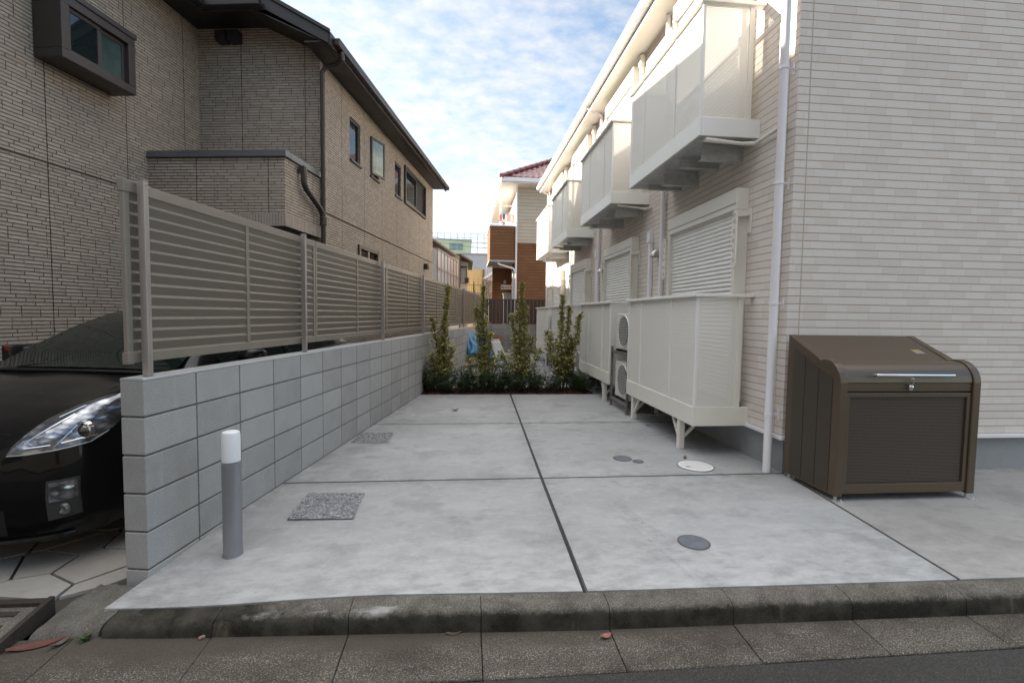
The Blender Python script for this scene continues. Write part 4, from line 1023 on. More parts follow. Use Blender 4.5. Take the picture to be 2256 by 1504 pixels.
# ------------------------------------------------------------------ black hatchback parked nose to the street behind the wall
def car():
    t = thing('parked_car', 'glossy black hatchback parked nose out between block wall and house', 'car', wl(-1.30, .0, -.10), WA)
    m, g, bs = newmat('black_paint'); bs.inputs['Base Color'].default_value = (.0045,.0045,.005,1); bs.inputs['Roughness'].default_value = .3; bs.inputs['Coat Weight'].default_value = .55; bs.inputs['Coat Roughness'].default_value = .02; bs.inputs['Coat IOR'].default_value = 1.42; bs.inputs['Specular IOR Level'].default_value = .12
    M_p = m
    M_ws = mat('windscreen_glass', (.007,.012,.010), .03, 0, spec=.42)
    # stations: y, half width, bottom z, centre top, fender crest z (all above the ground)
    ST = [(0.0,.46,.21,.705,.665), (.035,.60,.17,.757,.715), (.09,.69,.15,.797,.765), (.17,.75,.14,.838,.82), (.30,.80,.14,.888,.895), (.45,.835,.145,.932,.94), (.65,.858,.15,.978,.985), (.9,.868,.155,1.005,1.00), (1.2,.873,.16,1.02,1.02), (1.7,.873,.165,1.01,1.01), (2.4,.873,.17,1.01,1.02), (3.2,.873,.17,1.02,1.05), (3.8,.86,.18,1.04,1.07), (4.2,.82,.22,1.03,1.05), (4.40,.74,.30,1.0,1.01), (4.46,.60,.36,.95,.95)]
    def cat(p0, p1, p2, p3, f): return .5*(2*p1 + (p2-p0)*f + (2*p0-5*p1+4*p2-p3)*f*f + (3*p1-p0-3*p2+p3)*f*f*f)
    def section(y):
        i = 0
        while i < len(ST)-2 and y > ST[i+1][0]: i += 1
        a, c = ST[i], ST[i+1]; f = (y-a[0])/(c[0]-a[0]); f = min(1, max(0, f))
        w, zb, zc, zf = [a[k]+(c[k]-a[k])*f for k in range(1, 5)]
        hz = zf-zb
        P = [(0, zb), (w*.5, zb), (w*.86, zb+.01), (w*.955, zb+.05), (w*.99, zb+hz*.22), (w, zb+hz*.45), (w*.995, zb+hz*.62), (w*.975, zb+hz*.80), (w*.93, zf-.035), (w*.865, zf-.004), (w*.79, zf-.002), (w*.68, zf+(zc-zf)*.35-.012), (w*.42, zc-.012), (w*.2, zc-.003), (0, zc)]
        out = []
        n = len(P)
        for k in range(n-1):
            p0, p1, p2, p3 = P[max(0, k-1)], P[k], P[k+1], P[min(n-1, k+2)]
            for q in range(3):
                f2 = q/3; out.append((cat(p0[0], p1[0], p2[0], p3[0], f2), cat(p0[1], p1[1], p2[1], p3[1], f2)))
        out.append(P[-1]); return out
    ys = []
    for a, c in zip(ST, ST[1:]):
        n = 4 if a[0] < 1.0 else 3
        ys += [a[0]+(c[0]-a[0])*k/n for k in range(n)]
    ys.append(4.46)
    b = MB(); rows = []
    for y in ys:
        s = section(y); rows.append([(x, y, z) for x, z in s] + [(-x, y, z) for x, z in s[-2:0:-1]])
    # pull the nose into a rounded plan (bumper curves back towards the sides)
    def bend(p):
        x, y, z = p
        if y < .5: y += .10*(abs(x)/.8)**2.4*(1-y/.5) - .02*max(0, 1-abs(z-.42)/.3)*(1-y/.5)
        return (x, y, z)
    rows = [[bend(p) for p in r_] for r_ in rows]; n = len(rows[0])
    b.add([p for r_ in rows for p in r_], [(i*n+j, i*n+(j+1) % n, (i+1)*n+(j+1) % n, (i+1)*n+j) for i in range(len(rows)-1) for j in range(n)])
    # closed nose and tail: rings shrunk to a centre
    for ri, dy in ((0, -.012), (len(rows)-1, .01)):
        r_ = rows[ri]; cz = sum(p[2] for p in r_)/n; n1 = len(b.v); off = ri*n
        ring2 = [(p[0]*.72, p[1]+dy, cz+(p[2]-cz)*.72) for p in r_]; b.add(ring2 + [(0, r_[0][1]+dy*1.4, cz)], [])
        for j in range(n):
            b.f.append([off+j, off+(j+1) % n, n1+(j+1) % n, n1+j]); b.mi.append(0); b.f.append([n1+j, n1+(j+1) % n, n1+n]); b.mi.append(0)
    body = b.build('body', M_p, t, smooth=True)
    body.data.update()
    bvh = BVHTree.FromPolygons([tuple(v.co) for v in body.data.vertices], [tuple(p.vertices) for p in body.data.polygons])
    def hit(x, z, off=.005):
        h = bvh.ray_cast(Vector((x, -1, z)), Vector((0, 1, 0)))
        if h[0] is None: return None
        nn = h[1]
        if nn.y > 0: nn = -nn
        return h[0] + nn*off
    def patch(name, m_, sgn, top, bot, nx=22, nz=9, off=.006, parent=t, rim=True):
        b = MB(); xs0, xs1 = bot[0][0], bot[-1][0]; grid = []
        for i in range(nx+1):
            x = xs0+(xs1-xs0)*i/nx; za, zb2 = lerp_tab(bot, x), lerp_tab(top, x); col = []
            for j in range(nz+1):
                h = hit(x, za+(zb2-za)*j/nz, off)
                col.append(h if h is not None else (col[-1] if col else None))
            grid.append(col)
        grid = [c for c in grid if all(p is not None for p in c)]
        vs = [Vector((p.x*sgn, p.y, p.z)) for c in grid for p in c]
        b.add(vs, [(i*(nz+1)+j, (i+1)*(nz+1)+j, (i+1)*(nz+1)+j+1, i*(nz+1)+j+1) for i in range(len(grid)-1) for j in range(nz)])
        # skirt back into the body so the lamp has thickness
        loop = [c[0] for c in grid] + [c for c in grid[-1][1:]] + [c[-1] for c in grid[-2::-1]] + [c for c in grid[0][-2:0:-1]]
        for p, q in zip(loop, loop[1:]+loop[:1]):
            b.quad(*[Vector((s_[0]*sgn, s_[1]+dd, s_[2])) for s_, dd in ((p, 0), (q, 0), (q, .03), (p, .03))])
        return b.build(name, m_, parent, smooth=True, merge=True)
    # headlamp lens (clear over a bright bowl): lens material mixes chrome facets and clear plastic
    lm, g, bs = newmat('headlamp_bowl'); o = g.obj()
    v = g.n('ShaderNodeTexVoronoi'); v.inputs['Scale'].default_value = 19; g.l(g.scl(o, (1.0, .6, 1.7)), v.inputs['Vector'])
    c = g.mix(g.ramp(v.outputs['Distance'], .05, .6), (.62,.64,.68), (.16,.17,.19))
    c = g.mix(g.ramp(g.noise(o, 9., 3, .6), .5, .62), c, (.10,.11,.125))
    g.l(c, bs.inputs['Base Color']); bs.inputs['Metallic'].default_value = .75; bs.inputs['Roughness'].default_value = .16; bs.inputs['Coat Weight'].default_value = 1.0; bs.inputs['Coat Roughness'].default_value = .02
    g.l(g.bump(v.outputs['Distance'], .28, .02), bs.inputs['Normal'])
    M_lens = lm
    M_lensedge = mat('lamp_bezel', (.30,.31,.34), .25, .6)
    M_proj = mat('projector_lens', (.16,.16,.15), .03, .9)
    M_fogh = mat('fog_bezel', (.045,.045,.045), .4)
    htop = [(.485,.668), (.503,.715), (.522,.772), (.548,.832), (.60,.868), (.655,.901), (.70,.926), (.75,.936), (.805,.94)]
    hbot = [(.485,.662), (.565,.665), (.655,.675), (.703,.684), (.746,.697), (.779,.744), (.79,.79), (.80,.85), (.805,.90)]
    for sgn in (1, -1):
        lamp = patch('headlight', M_lens, sgn, htop, hbot)
        def pt(x, z, off): p = hit(x, z, off); return Vector((p.x*sgn, p.y, p.z))
        p = pt(.722, .758, .004)
        b = MB(); b.lathe([(0, -.026), (.018, -.024), (.034, -.014), (.041, .004)], p, 1, 24); b.build('projector', M_proj, lamp, smooth=True)
        b = MB(); b.lathe([(.041, -.006), (.046, -.016), (.054, -.012), (.057, .01)], p, 1, 24, ring=True); b.build('projector_ring', M_chrome, lamp, smooth=True)
        b = MB()
        for k, (xa, za, xb, zb2) in enumerate(((.545,.715,.66,.845), (.655,.690,.70,.79), (.55,.692,.64,.700), (.67,.705,.755,.728), (.60,.83,.67,.885))):
            b.tube([pt(xa+(xb-xa)*q/4, za+(zb2-za)*q/4, .006) for q in range(5)], .0045, 6)
        b.build('reflector_edge', M_chrome, lamp, smooth=True)
        b = MB(); b.tube([pt(x, z-.004, .005) for x, z in hbot[:6]], .004, 6); b.build('lower_trim', M_lensedge, lamp, smooth=True)
        ftop = [(.638,.507), (.732,.512)]; fbot = [(.638,.288), (.732,.302)]
        fog = patch('fog_lamp_bezel', M_fogh, sgn, ftop, fbot, 10, 10, .004)
        ind = patch('indicator', M_lens, sgn, [(.648,.497), (.724,.500)], [(.648,.392), (.724,.398)], 8, 6, .010, fog)
        p = pt(.690, .346, .006)
        b = MB(); b.lathe([(.0, -.004), (.024, -.010), (.032, -.004), (.034, .006)], p, 1, 20); b.build('fog_lamp', mat('fog_glass', (.22,.22,.21), .08, .5), fog, smooth=True)
    # panel gaps, bumper lip
    M_gap = mat('panel_gap', (.002,.002,.002), .8)
    b = MB(); pts = [hit(x, lerp_tab([(0,.775), (.3,.775), (.45,.755)], abs(x)), .0005) for x in [q*.022 for q in range(-20, 21)]]
    b.tube([p for p in pts if p is not None], .0035, 6); b.build('hood_gap', M_gap, t)
    b = MB(); pts = [hit(x, .195+.012*abs(x), .012) for x in [q*.035 for q in range(-20, 21)]]; b.tube([p for p in pts if p is not None], .012, 8); b.build('bumper_lip', M_p, t, smooth=True)
    b = MB(); pts = [(x, hit(x, .30, .003)) for x in [q*.03 for q in range(-17, 18)]]
    gi = patch('lower_grille', M_blackplastic, 1, [(-.48,.37), (0,.39), (.48,.37)], [(-.48,.23), (0,.22), (.48,.23)], 30, 5, .002)
    b = MB(); b.box(-.17, .17, -.030, -.022, .42, .52); b.build('number_plate', mat('plate_white', (.7,.7,.69), .5), t, bevel=.004)
    # cabin: pillars and roof, windscreen, side glass
    def zr(y): return lerp_tab([(.95,1.02), (1.2,1.17), (1.5,1.315), (1.8,1.425), (2.05,1.470), (2.5,1.490), (3.0,1.475), (3.5,1.40), (4.0,1.24), (4.3,1.08)], y)
    def wt(y): return lerp_tab([(.95,.70), (1.5,.64), (2.05,.575), (3.0,.56), (4.0,.53), (4.3,.52)], y)
    b = MB(); rows = []
    yc = [.95+.08*k for k in range(42)]
    for y in yc:
        w1, w2, z2 = .76, wt(y), zr(y); z1 = .985
        half = [(w1, z1), (w1*.5+w2*.5+.012, z1+(z2-.05-z1)*.5), (w2+.012, z2-.06), (w2-.03, z2-.025), (w2*.6, z2-.006), (0, z2)]
        rows.append([(x, y, z) for x, z in half] + [(-x, y, z) for x, z in half[-2::-1]])
    n = len(rows[0]); b.add([p for r_ in rows for p in r_], [(i*n+j, i*n+j+1, (i+1)*n+j+1, (i+1)*n+j) for i in range(len(rows)-1) for j in range(n-1)])
    cab = b.build('cabin', M_p, t, smooth=True)
    def shell(name, pts, m_, parent, th=.004):
        b = MB(); nr, nc = len(pts), len(pts[0])
        b.add([p for r_ in pts for p in r_], [(i*nc+j, i*nc+j+1, (i+1)*nc+j+1, (i+1)*nc+j) for i in range(nr-1) for j in range(nc-1)])
        return b.build(name, m_, parent, smooth=True)
    ws = []
    for i in range(12):
        f = i/11; y = .92 + (1.93-.92)*f; z = zr(y); w2 = wt(y)-.035+.05*(1-f)**3
        ws.append([(w2*u, y - .035*(1-u*u)*(1-f*.5) , z + .010 - .012*u*u*(1) + .006*(1-u*u)) for u in [k/8-1 for k in range(17)]])
    shell('windscreen', ws, M_ws, t)
    for sgn in (1, -1):
        rows = []
        for i in range(14):
            f = i/13; y = 1.35 + 2.15*f; z1, z2 = 1.03, zr(y)-.085; w1, w2 = .762, wt(y)+.018
            rows.append([(sgn*(w1+(w2-w1)*q), y, z1+(z2-z1)*q) for q in (0, .5, 1)])
        shell('side_window', rows, M_ws, t)
        b = MB(); b.bar((sgn*.775, 2.33, 1.02), (sgn*.60, 2.33, 1.39), .05, .012, up=(0,1,0)); b.build('pillar', M_blackplastic, t)
        mi = MB(); mm = Matrix.Translation((sgn*.985, 1.40, 1.09)) @ Matrix.Rotation(R(8*sgn), 4, 'Z')
        n1, n2 = 12, 8
        vs = []
        for a in range(n2+1):
            ph = math.pi*a/n2
            for c in range(n1):
                th = 2*math.pi*c/n1; x, y, z = math.cos(th)*math.sin(ph), math.sin(th)*math.sin(ph), math.cos(ph)
                s_ = lambda q: math.copysign(abs(q)**.7, q)
                vs.append(mm @ Vector((s_(x)*.105, s_(y)*.075 + (.02 if y > 0 else 0), s_(z)*.062)))
        mi.add(vs, [(a*n1+c, a*n1+(c+1) % n1, (a+1)*n1+(c+1) % n1, (a+1)*n1+c) for a in range(n2) for c in range(n1)])
        mo = mi.build('mirror', M_p, t, smooth=True, merge=True)
        b = MB(); b.bar((sgn*.80, 1.42, 1.03), (sgn*.93, 1.41, 1.06), .05, .03); b.build('mirror_arm', M_blackplastic, mo)
        for y in (.95, 3.65):
            b = MB(); b.lathe([(.20, -.10), (.29, -.10), (.312, -.075), (.312, .075), (.29, .10), (.20, .10)], (sgn*.775, y, .312), 0, 32, ring=True); wh = b.build('wheel', M_rubber, t, smooth=True)
            b = MB(); b.lathe([(.0, sgn*.085), (.05, sgn*.09), (.19, sgn*.075), (.20, sgn*.06)], (sgn*.775, y, .312), 0, 24); b.build('rim', mat('alloy_rim', (.30,.30,.31), .35, .8), wh, smooth=True)
    # cowl strip and wipers
    b = MB(); b.tube([(x, .875+.05*(x/.7)**2, 1.012-.012*(x/.7)**2) for x in [q*.07 for q in range(-10, 11)]], .014, 6); b.build('cowl', M_blackplastic, t)
    for x0, x1 in ((-.45, .10), (.12, .62)):
        b = MB(); b.tube([(x0, .895, 1.03), (x0+.1, .93, 1.045), (x1, .985, 1.055)], .009, 6); b.build('wiper', M_blackplastic, t)
    return t
car()
# ------------------------------------------------------------------ planting at the end of the slab
def foliage_leaf(b, p, d, L, W, r, mi=None):
    d = d.normalized(); up = Vector((r.uniform(-.3,.3), r.uniform(-.3,.3), 1))
    s = d.cross(up)
    if s.length < .05: s = d.cross(Vector((1, 0, .2)))
    s.normalize(); n = s.cross(d).normalized()
    q = p + d*L*.5 + n*L*.06
    b.add([p, q + s*W*.5 + n*W*.22, p + d*L - n*L*.10, q - s*W*.5 + n*W*.22, q], [(0,1,4), (1,2,4), (2,3,4), (3,0,4)], mi)
M_bark = mat('bark_stem', (.085,.065,.045), .85, 0, .25, 40)
M_vari = island_ramp_mat('variegated_leaf', [(0, (.085,.115,.036)), (.22, (.20,.225,.06)), (.45, (.38,.37,.11)), (.72, (.58,.52,.20)), (1, (.74,.67,.34))], .45, .4, .25)
M_dkleaf = island_ramp_mat('dark_azalea_leaf', [(0, (.022,.042,.016)), (.5, (.042,.075,.024)), (.9, (.075,.115,.036)), (1, (.11,.10,.045))], .5, .35, .15)
def tall_shrub(x, y, h, seed, label, prof, stems):
    r = random.Random(seed)
    t = thing('tall_shrub', label, 'shrub', (x, y, -.01), 0, 'slender variegated shrubs in the hedge row')
    bs = MB(); b = MB()
    for (ax, ay, top, lean) in stems:
        pts = []; n = 9; ph = r.uniform(0, 6)
        for k in range(n+1):
            f = k/n; pts.append(Vector((ax*min(1, .35+f*.9) + lean*f*f + .018*math.sin(f*7+ph), ay*min(1, .4+f) + .015*math.cos(f*6+ph), top*f)))
        bs.tube(pts, [.011*(1-.75*k/n)+.0015 for k in range(n+1)], 6)
        # shoots along the stem with rosettes of leaves
        z = .16
        while z < top:
            f = z/top; i = min(n-1, int(f*n)); p = pts[i].lerp(pts[i+1], f*n-i)
            rad = lerp_tab(prof, z/h)*.76
            for q in range(r.choice((2, 3, 3, 4))):
                a = r.uniform(0, 6.283); L = rad*r.uniform(.25, 1.0)
                tip = p + Vector((math.cos(a)*L, math.sin(a)*L, L*r.uniform(.35, 1.1)+.01))
                if L > .05: bs.tube([p, p.lerp(tip, .5)+Vector((0,0,-.006)), tip], [.0032, .0024, .0016], 4)
                for k in range(r.randint(6, 10)):
                    a2 = r.uniform(0, 6.283); dz = r.uniform(-.15, 1.1); g = r.uniform(.3, 1.0)
                    foliage_leaf(b, p.lerp(tip, g) if r.random() < .45 else tip, Vector((math.cos(a2), math.sin(a2), dz)), r.uniform(.042, .072), r.uniform(.019, .028), r)
            z += r.uniform(.016, .033)
        for k in range(12):
            a2 = r.uniform(0, 6.283); foliage_leaf(b, pts[-1], Vector((math.cos(a2), math.sin(a2), r.uniform(.2, 2))), r.uniform(.04, .065), .02, r)
    bs.build('stem', M_bark, t); b.build('foliage', M_vari, t)
def planting():
    # mulch strip
    m = island_ramp_mat('bark_mulch', [(0, (.022,.010,.007)), (.5, (.048,.020,.013)), (1, (.090,.042,.028))], .9, .2)
    r = random.Random(21); b = MB(); nx, ny = 60, 10
    X0, X1, Y0, Y1 = -.86, 2.20, 7.995, 8.62
    b.add([(X0+(X1-X0)*i/nx, Y0+(Y1-Y0)*j/ny, (-.004 if j == 0 else .012)+r.uniform(-.008, .012)) for j in range(ny+1) for i in range(nx+1)], [(j*(nx+1)+i, j*(nx+1)+i+1, (j+1)*(nx+1)+i+1, (j+1)*(nx+1)+i) for j in range(ny) for i in range(nx)], 0)
    for k in range(1500):
        x, y = r.uniform(X0, X1), Y0+.0 + (Y1-Y0)*r.random(); M = Matrix.Translation((x, y, .018)) @ Matrix.Rotation(r.uniform(0, 6.28), 4, 'Z') @ Matrix.Rotation(r.uniform(-.6, .6), 4, 'Y')
        a, c = r.uniform(.012, .035), r.uniform(.004, .010)
        b.M = M; b.box(-a, a, -c, c, -.002, .003); b.M = None
    kind(b.build('mulch', m), 'stuff')
    P = [[(0, .26), (.18, .25), (.35, .16), (.6, .10), (.72, .045), (.80, .085), (.95, .06), (1, .02)],
         [(0, .22), (.2, .21), (.30, .11), (.5, .10), (.75, .085), (.85, .045), (.95, .05), (1, .02)],
         [(0, .27), (.2, .25), (.33, .12), (.5, .11), (.7, .10), (.85, .08), (1, .03)],
         [(0, .22), (.2, .24), (.4, .20), (.55, .13), (.7, .07), (.9, .06), (1, .03)]]
    tall_shrub(-.405, 8.36, 1.83, 1, 'leftmost tall shrub, yellow green, with a bare gap below its tip', P[0], [(.03, .0, 1.82, .05), (-.08, .03, 1.25, -.10), (.10, .02, .75, .06), (-.13, -.04, .6, -.05), (.02, .05, 1.35, .03)])
    tall_shrub(.300, 8.30, 1.82, 2, 'tall variegated shrub in front of the blue tarp', P[1], [(.02, 0, 1.82, -.02), (-.06, .02, 1.45, -.06), (.09, .0, 1.0, .05), (.18, -.02, .62, .16), (-.16, .03, .55, -.10), (.02, .04, 1.2, .02)])
    tall_shrub(.960, 8.38, 1.90, 3, 'tallest variegated shrub, in front of the dark slat fence', P[2], [(0, 0, 1.9, .0), (.05, .02, 1.5, .04), (-.06, .02, 1.35, -.08), (.17, 0, .70, .20), (-.17, 0, .62, -.12), (.12, .03, .95, .10)])
    tall_shrub(1.735, 8.36, 1.69, 4, 'open rightmost tall shrub with a yellow patch, against white screens', P[3], [(-.03, 0, 1.69, -.02), (.06, .02, 1.50, .06), (.15, 0, 1.35, .14), (-.14, 0, 1.05, -.16), (.10, .04, .9, .04), (-.05, -.04, .8, -.05)])
    lab = ['dark low shrub against the block wall', 'dark low shrub at the foot of the leftmost tall shrub', 'dark low shrub between the leftmost tall shrub and the one before the tarp',
           'low dark shrub right of centre of the two left tall shrubs, before the tarp', 'dark low shrub just left of the slab centre joint', 'dark low shrub just right of the slab centre joint',
           'loose dark shrub with visible twigs between the two right tall shrubs', 'thin twiggy dark shrub left of the rightmost tall shrub', 'round dark low shrub at the right end of the hedge by the terrace']
    for i, (x, y, h, w, n) in enumerate([(-.66, 8.22, .44, .20, 1000), (-.34, 8.16, .31, .16, 600), (-.04, 8.18, .41, .19, 950), (.29, 8.15, .33, .17, 650), (.58, 8.20, .41, .19, 950), (.84, 8.16, .39, .17, 750), (1.19, 8.20, .38, .18, 700), (1.47, 8.18, .38, .16, 480), (2.00, 8.22, .36, .22, 1250)]):
        r = random.Random(50+i); t = thing('low_shrub', lab[i], 'shrub', (x, y, -.005), 0, 'dark low shrubs along the front of the hedge')
        bs = MB(); b = MB()
        for k in range(20):
            a = r.uniform(0, 6.283); rad = w*1.5*math.sqrt(r.random()); top = Vector((math.cos(a)*rad, math.sin(a)*rad*.8, h*1.12*r.uniform(.6, 1.0)*(1-.30*(rad/w/1.5)**2)))
            mid = Vector((top.x*.75, top.y*.75, top.z*.45))
            bs.tube([Vector((top.x*.25, top.y*.25, 0)), mid, top], [.006, .0042, .002], 5)
            for q in range(n//7):
                f = r.uniform(.16, 1.0); p = mid.lerp(top, (f-.5)*2) if f > .5 else mid*(f*2)
                a2 = r.uniform(0, 6.283); off = Vector((math.cos(a2), math.sin(a2), r.uniform(-.3, 1)))*r.uniform(.0, .055)
                foliage_leaf(b, p+off, Vector((math.cos(a2), math.sin(a2), r.uniform(-.1, 1.2))), r.uniform(.030, .048), r.uniform(.014, .020), r)
        bs.build('twig', M_bark, t); b.build('foliage', M_dkleaf, t)
planting()

# ------------------------------------------------------------------ rear of the yard
def rear():
    t = thing('rear_block_wall', 'older grey block wall closing the rear of the yard', 'block wall', (.55, 17.3, 0))
    m, g, bs = newmat('old_block'); o = g.obj(); isl = g.island()
    c = g.mix(isl, (.17,.17,.168), (.24,.24,.235)); c = g.mix(g.ramp(g.noise(g.scl(o, (1, 1, .6)), 3., 5, .65), .42, .66, 0, .6), c, (.10,.10,.095))
    g.l(c, bs.inputs['Base Color']); bs.inputs['Roughness'].default_value = .9
    b = MB(); b.box(0, 2.6, .006, .12, -.2, 1.005); b.build('mortar', mat('block_mortar_old', (.13,.128,.12), .9), t)
    b = MB()
    for k in range(6):
        for i in range(7):
            x0 = i*.4 + (0.0); b.box(x0+.005, min(x0+.395, 2.6), 0, .05, 1.01-.2*(k+1)+.005, 1.01-.2*k-.004)
    b.build('block', m, t, bevel=.004)
    f = thing('slat_fence', 'dark brown vertical slat fence on the rear block wall', 'fence', (.55, 17.36, 1.02))
    M_slat = mat('dark_slat', (.030,.022,.019), .5, 0, .15, 12)
    for i in range(19):
        x0 = .0+i*.137; b = MB(); b.box(x0, x0+.112, -.012, .012, .03, .86); b.build('slat', M_slat, f, bevel=.002)
    b = MB(); b.box(0, 2.6, -.03, .03, .862, .895); b.build('top_rail', M_slat, f); b = MB(); b.box(0, 2.6, -.028, .028, -.005, .028); b.build('bottom_rail', M_slat, f)
    # things stored by the rear wall
    M_tarp = mat('blue_tarp', (.020,.125,.255), .45, 0, .25, 5, .35, 14.)
    r = random.Random(2); b = MB(); nu, nv = 30, 22; V = []
    for j in range(nv+1):
        for i in range(nu+1):
            u, v = i/nu, j/nv
            x = .04 + .62*u + .10*v*u; top = .92 - .10*u - .08*math.sin(u*5.0)**2
            y = 14.55 - .80*v**.9 + .10*u; z = top*(1-v)**.9 + (.25 + .30*u - .34*max(0, u-.25)*2*v)*v
            z += .025*math.sin(u*17+v*5) + .018*math.sin(u*31-v*9+1) ; y += .03*math.sin(u*19+2*v)
            V.append((x, y, max(.03, z)))
    F = [(j*(nu+1)+i, j*(nu+1)+i+1, (j+1)*(nu+1)+i+1, (j+1)*(nu+1)+i) for j in range(nv) for i in range(nu)]
    b.add(V, F); o = b.build('blue_tarp', M_tarp, None, smooth=True); o.location = (.0, -1.35, 0); s_ = o.modifiers.new('thick', 'SOLIDIFY'); s_.thickness = .006
    tag(o, 'crumpled blue tarp draped over a stack by the block wall', 'tarp')
    b = MB(); V = []; nu, nv = 16, 10
    for j in range(nv+1):
        for i in range(nu+1):
            u, v = i/nu, j/nv; V.append((.62+.42*u+.03*math.sin(v*9), 13.62+.55*v+.05*math.sin(u*6), .03 + .13*(v**1.5)*(1-.4*u) + .035*abs(math.sin(u*7+v*4))))
    b.add(V, [(j*(nu+1)+i, j*(nu+1)+i+1, (j+1)*(nu+1)+i+1, (j+1)*(nu+1)+i) for j in range(nv) for i in range(nu)])
    o = b.build('blue_tarp', M_tarp, None, smooth=True); o.location = (0, -1.35, 0); s_ = o.modifiers.new('thick', 'SOLIDIFY'); s_.thickness = .006
    tag(o, 'loose end of blue sheeting lying flat on the gravel under the white rack', 'tarp')
    t = thing('board_stack', 'pale boards leaning on the wall below the blue tarp', 'boards', (.10, 12.65, 0))
    for k in range(3):
        b = MB(); b.bar((.02+.02*k, -.20-.05*k, .012), (.02+.02*k, .45, .42-.02*k), .34+.12*k, .018, up=(0, -.5, .8)); b.build('board', mat('pale_board', (.42,.40,.37), .8, 0, .12, 8), t)
    t = thing('slatted_rack', 'white slatted panel leaning beside the blue tarp', 'panel', (.82, 12.51, .02))
    M_wp = mat('white_plastic', (.70,.70,.69), .45)
    top, bot = Vector((-.16, .30, .66)), Vector((.10, -.06, .02))
    sx = Vector((.24, .14, 0))
    for k in range(6):
        p = bot + sx*(k/5-.1); q = top + sx*(k/5-.1); b = MB(); b.bar(p, q, .034, .014, up=(-.4, -.8, .3)); b.build('slat', M_wp, t)
    for f_ in (.12, .88):
        b = MB(); p = bot.lerp(top, f_) - sx*.12 + Vector((.005,.012,0)); b.bar(p, p+sx*1.14, .012, .03, up=(0,0,1)); b.build('cross_bar', M_wp, t)
    t = thing('broken_crate', 'splayed brown wood scraps behind the blue tarp', 'wood scraps', (.78, 13.3, .55))
    M_w = mat('raw_wood', (.26,.135,.065), .8, 0, .3, 14)
    for k in range(9):
        a = R(-38+k*11); b = MB(); b.bar((.02*k-.08, 0, -.55+.04*abs(k-4)), (math.sin(a)*.22+.02*k-.08, .02*k-.05, math.cos(a)*.24), .05, .012, up=(0,1,0)); b.build('slat', M_w, t)
    b = MB(); b.prism([(-.20, 0), (.20, -.02), (.23, .10), (-.18, .13)], 2, 0, .02); o = b.build('rusty_plate', mat('rust_plate', (.13,.065,.045), .85, 0, .3, 12)); o.location = (1.55, 15.6, -.02); tag(o, 'flat rusty plate lying on the gravel by the rear wall', 'plate')
rear()

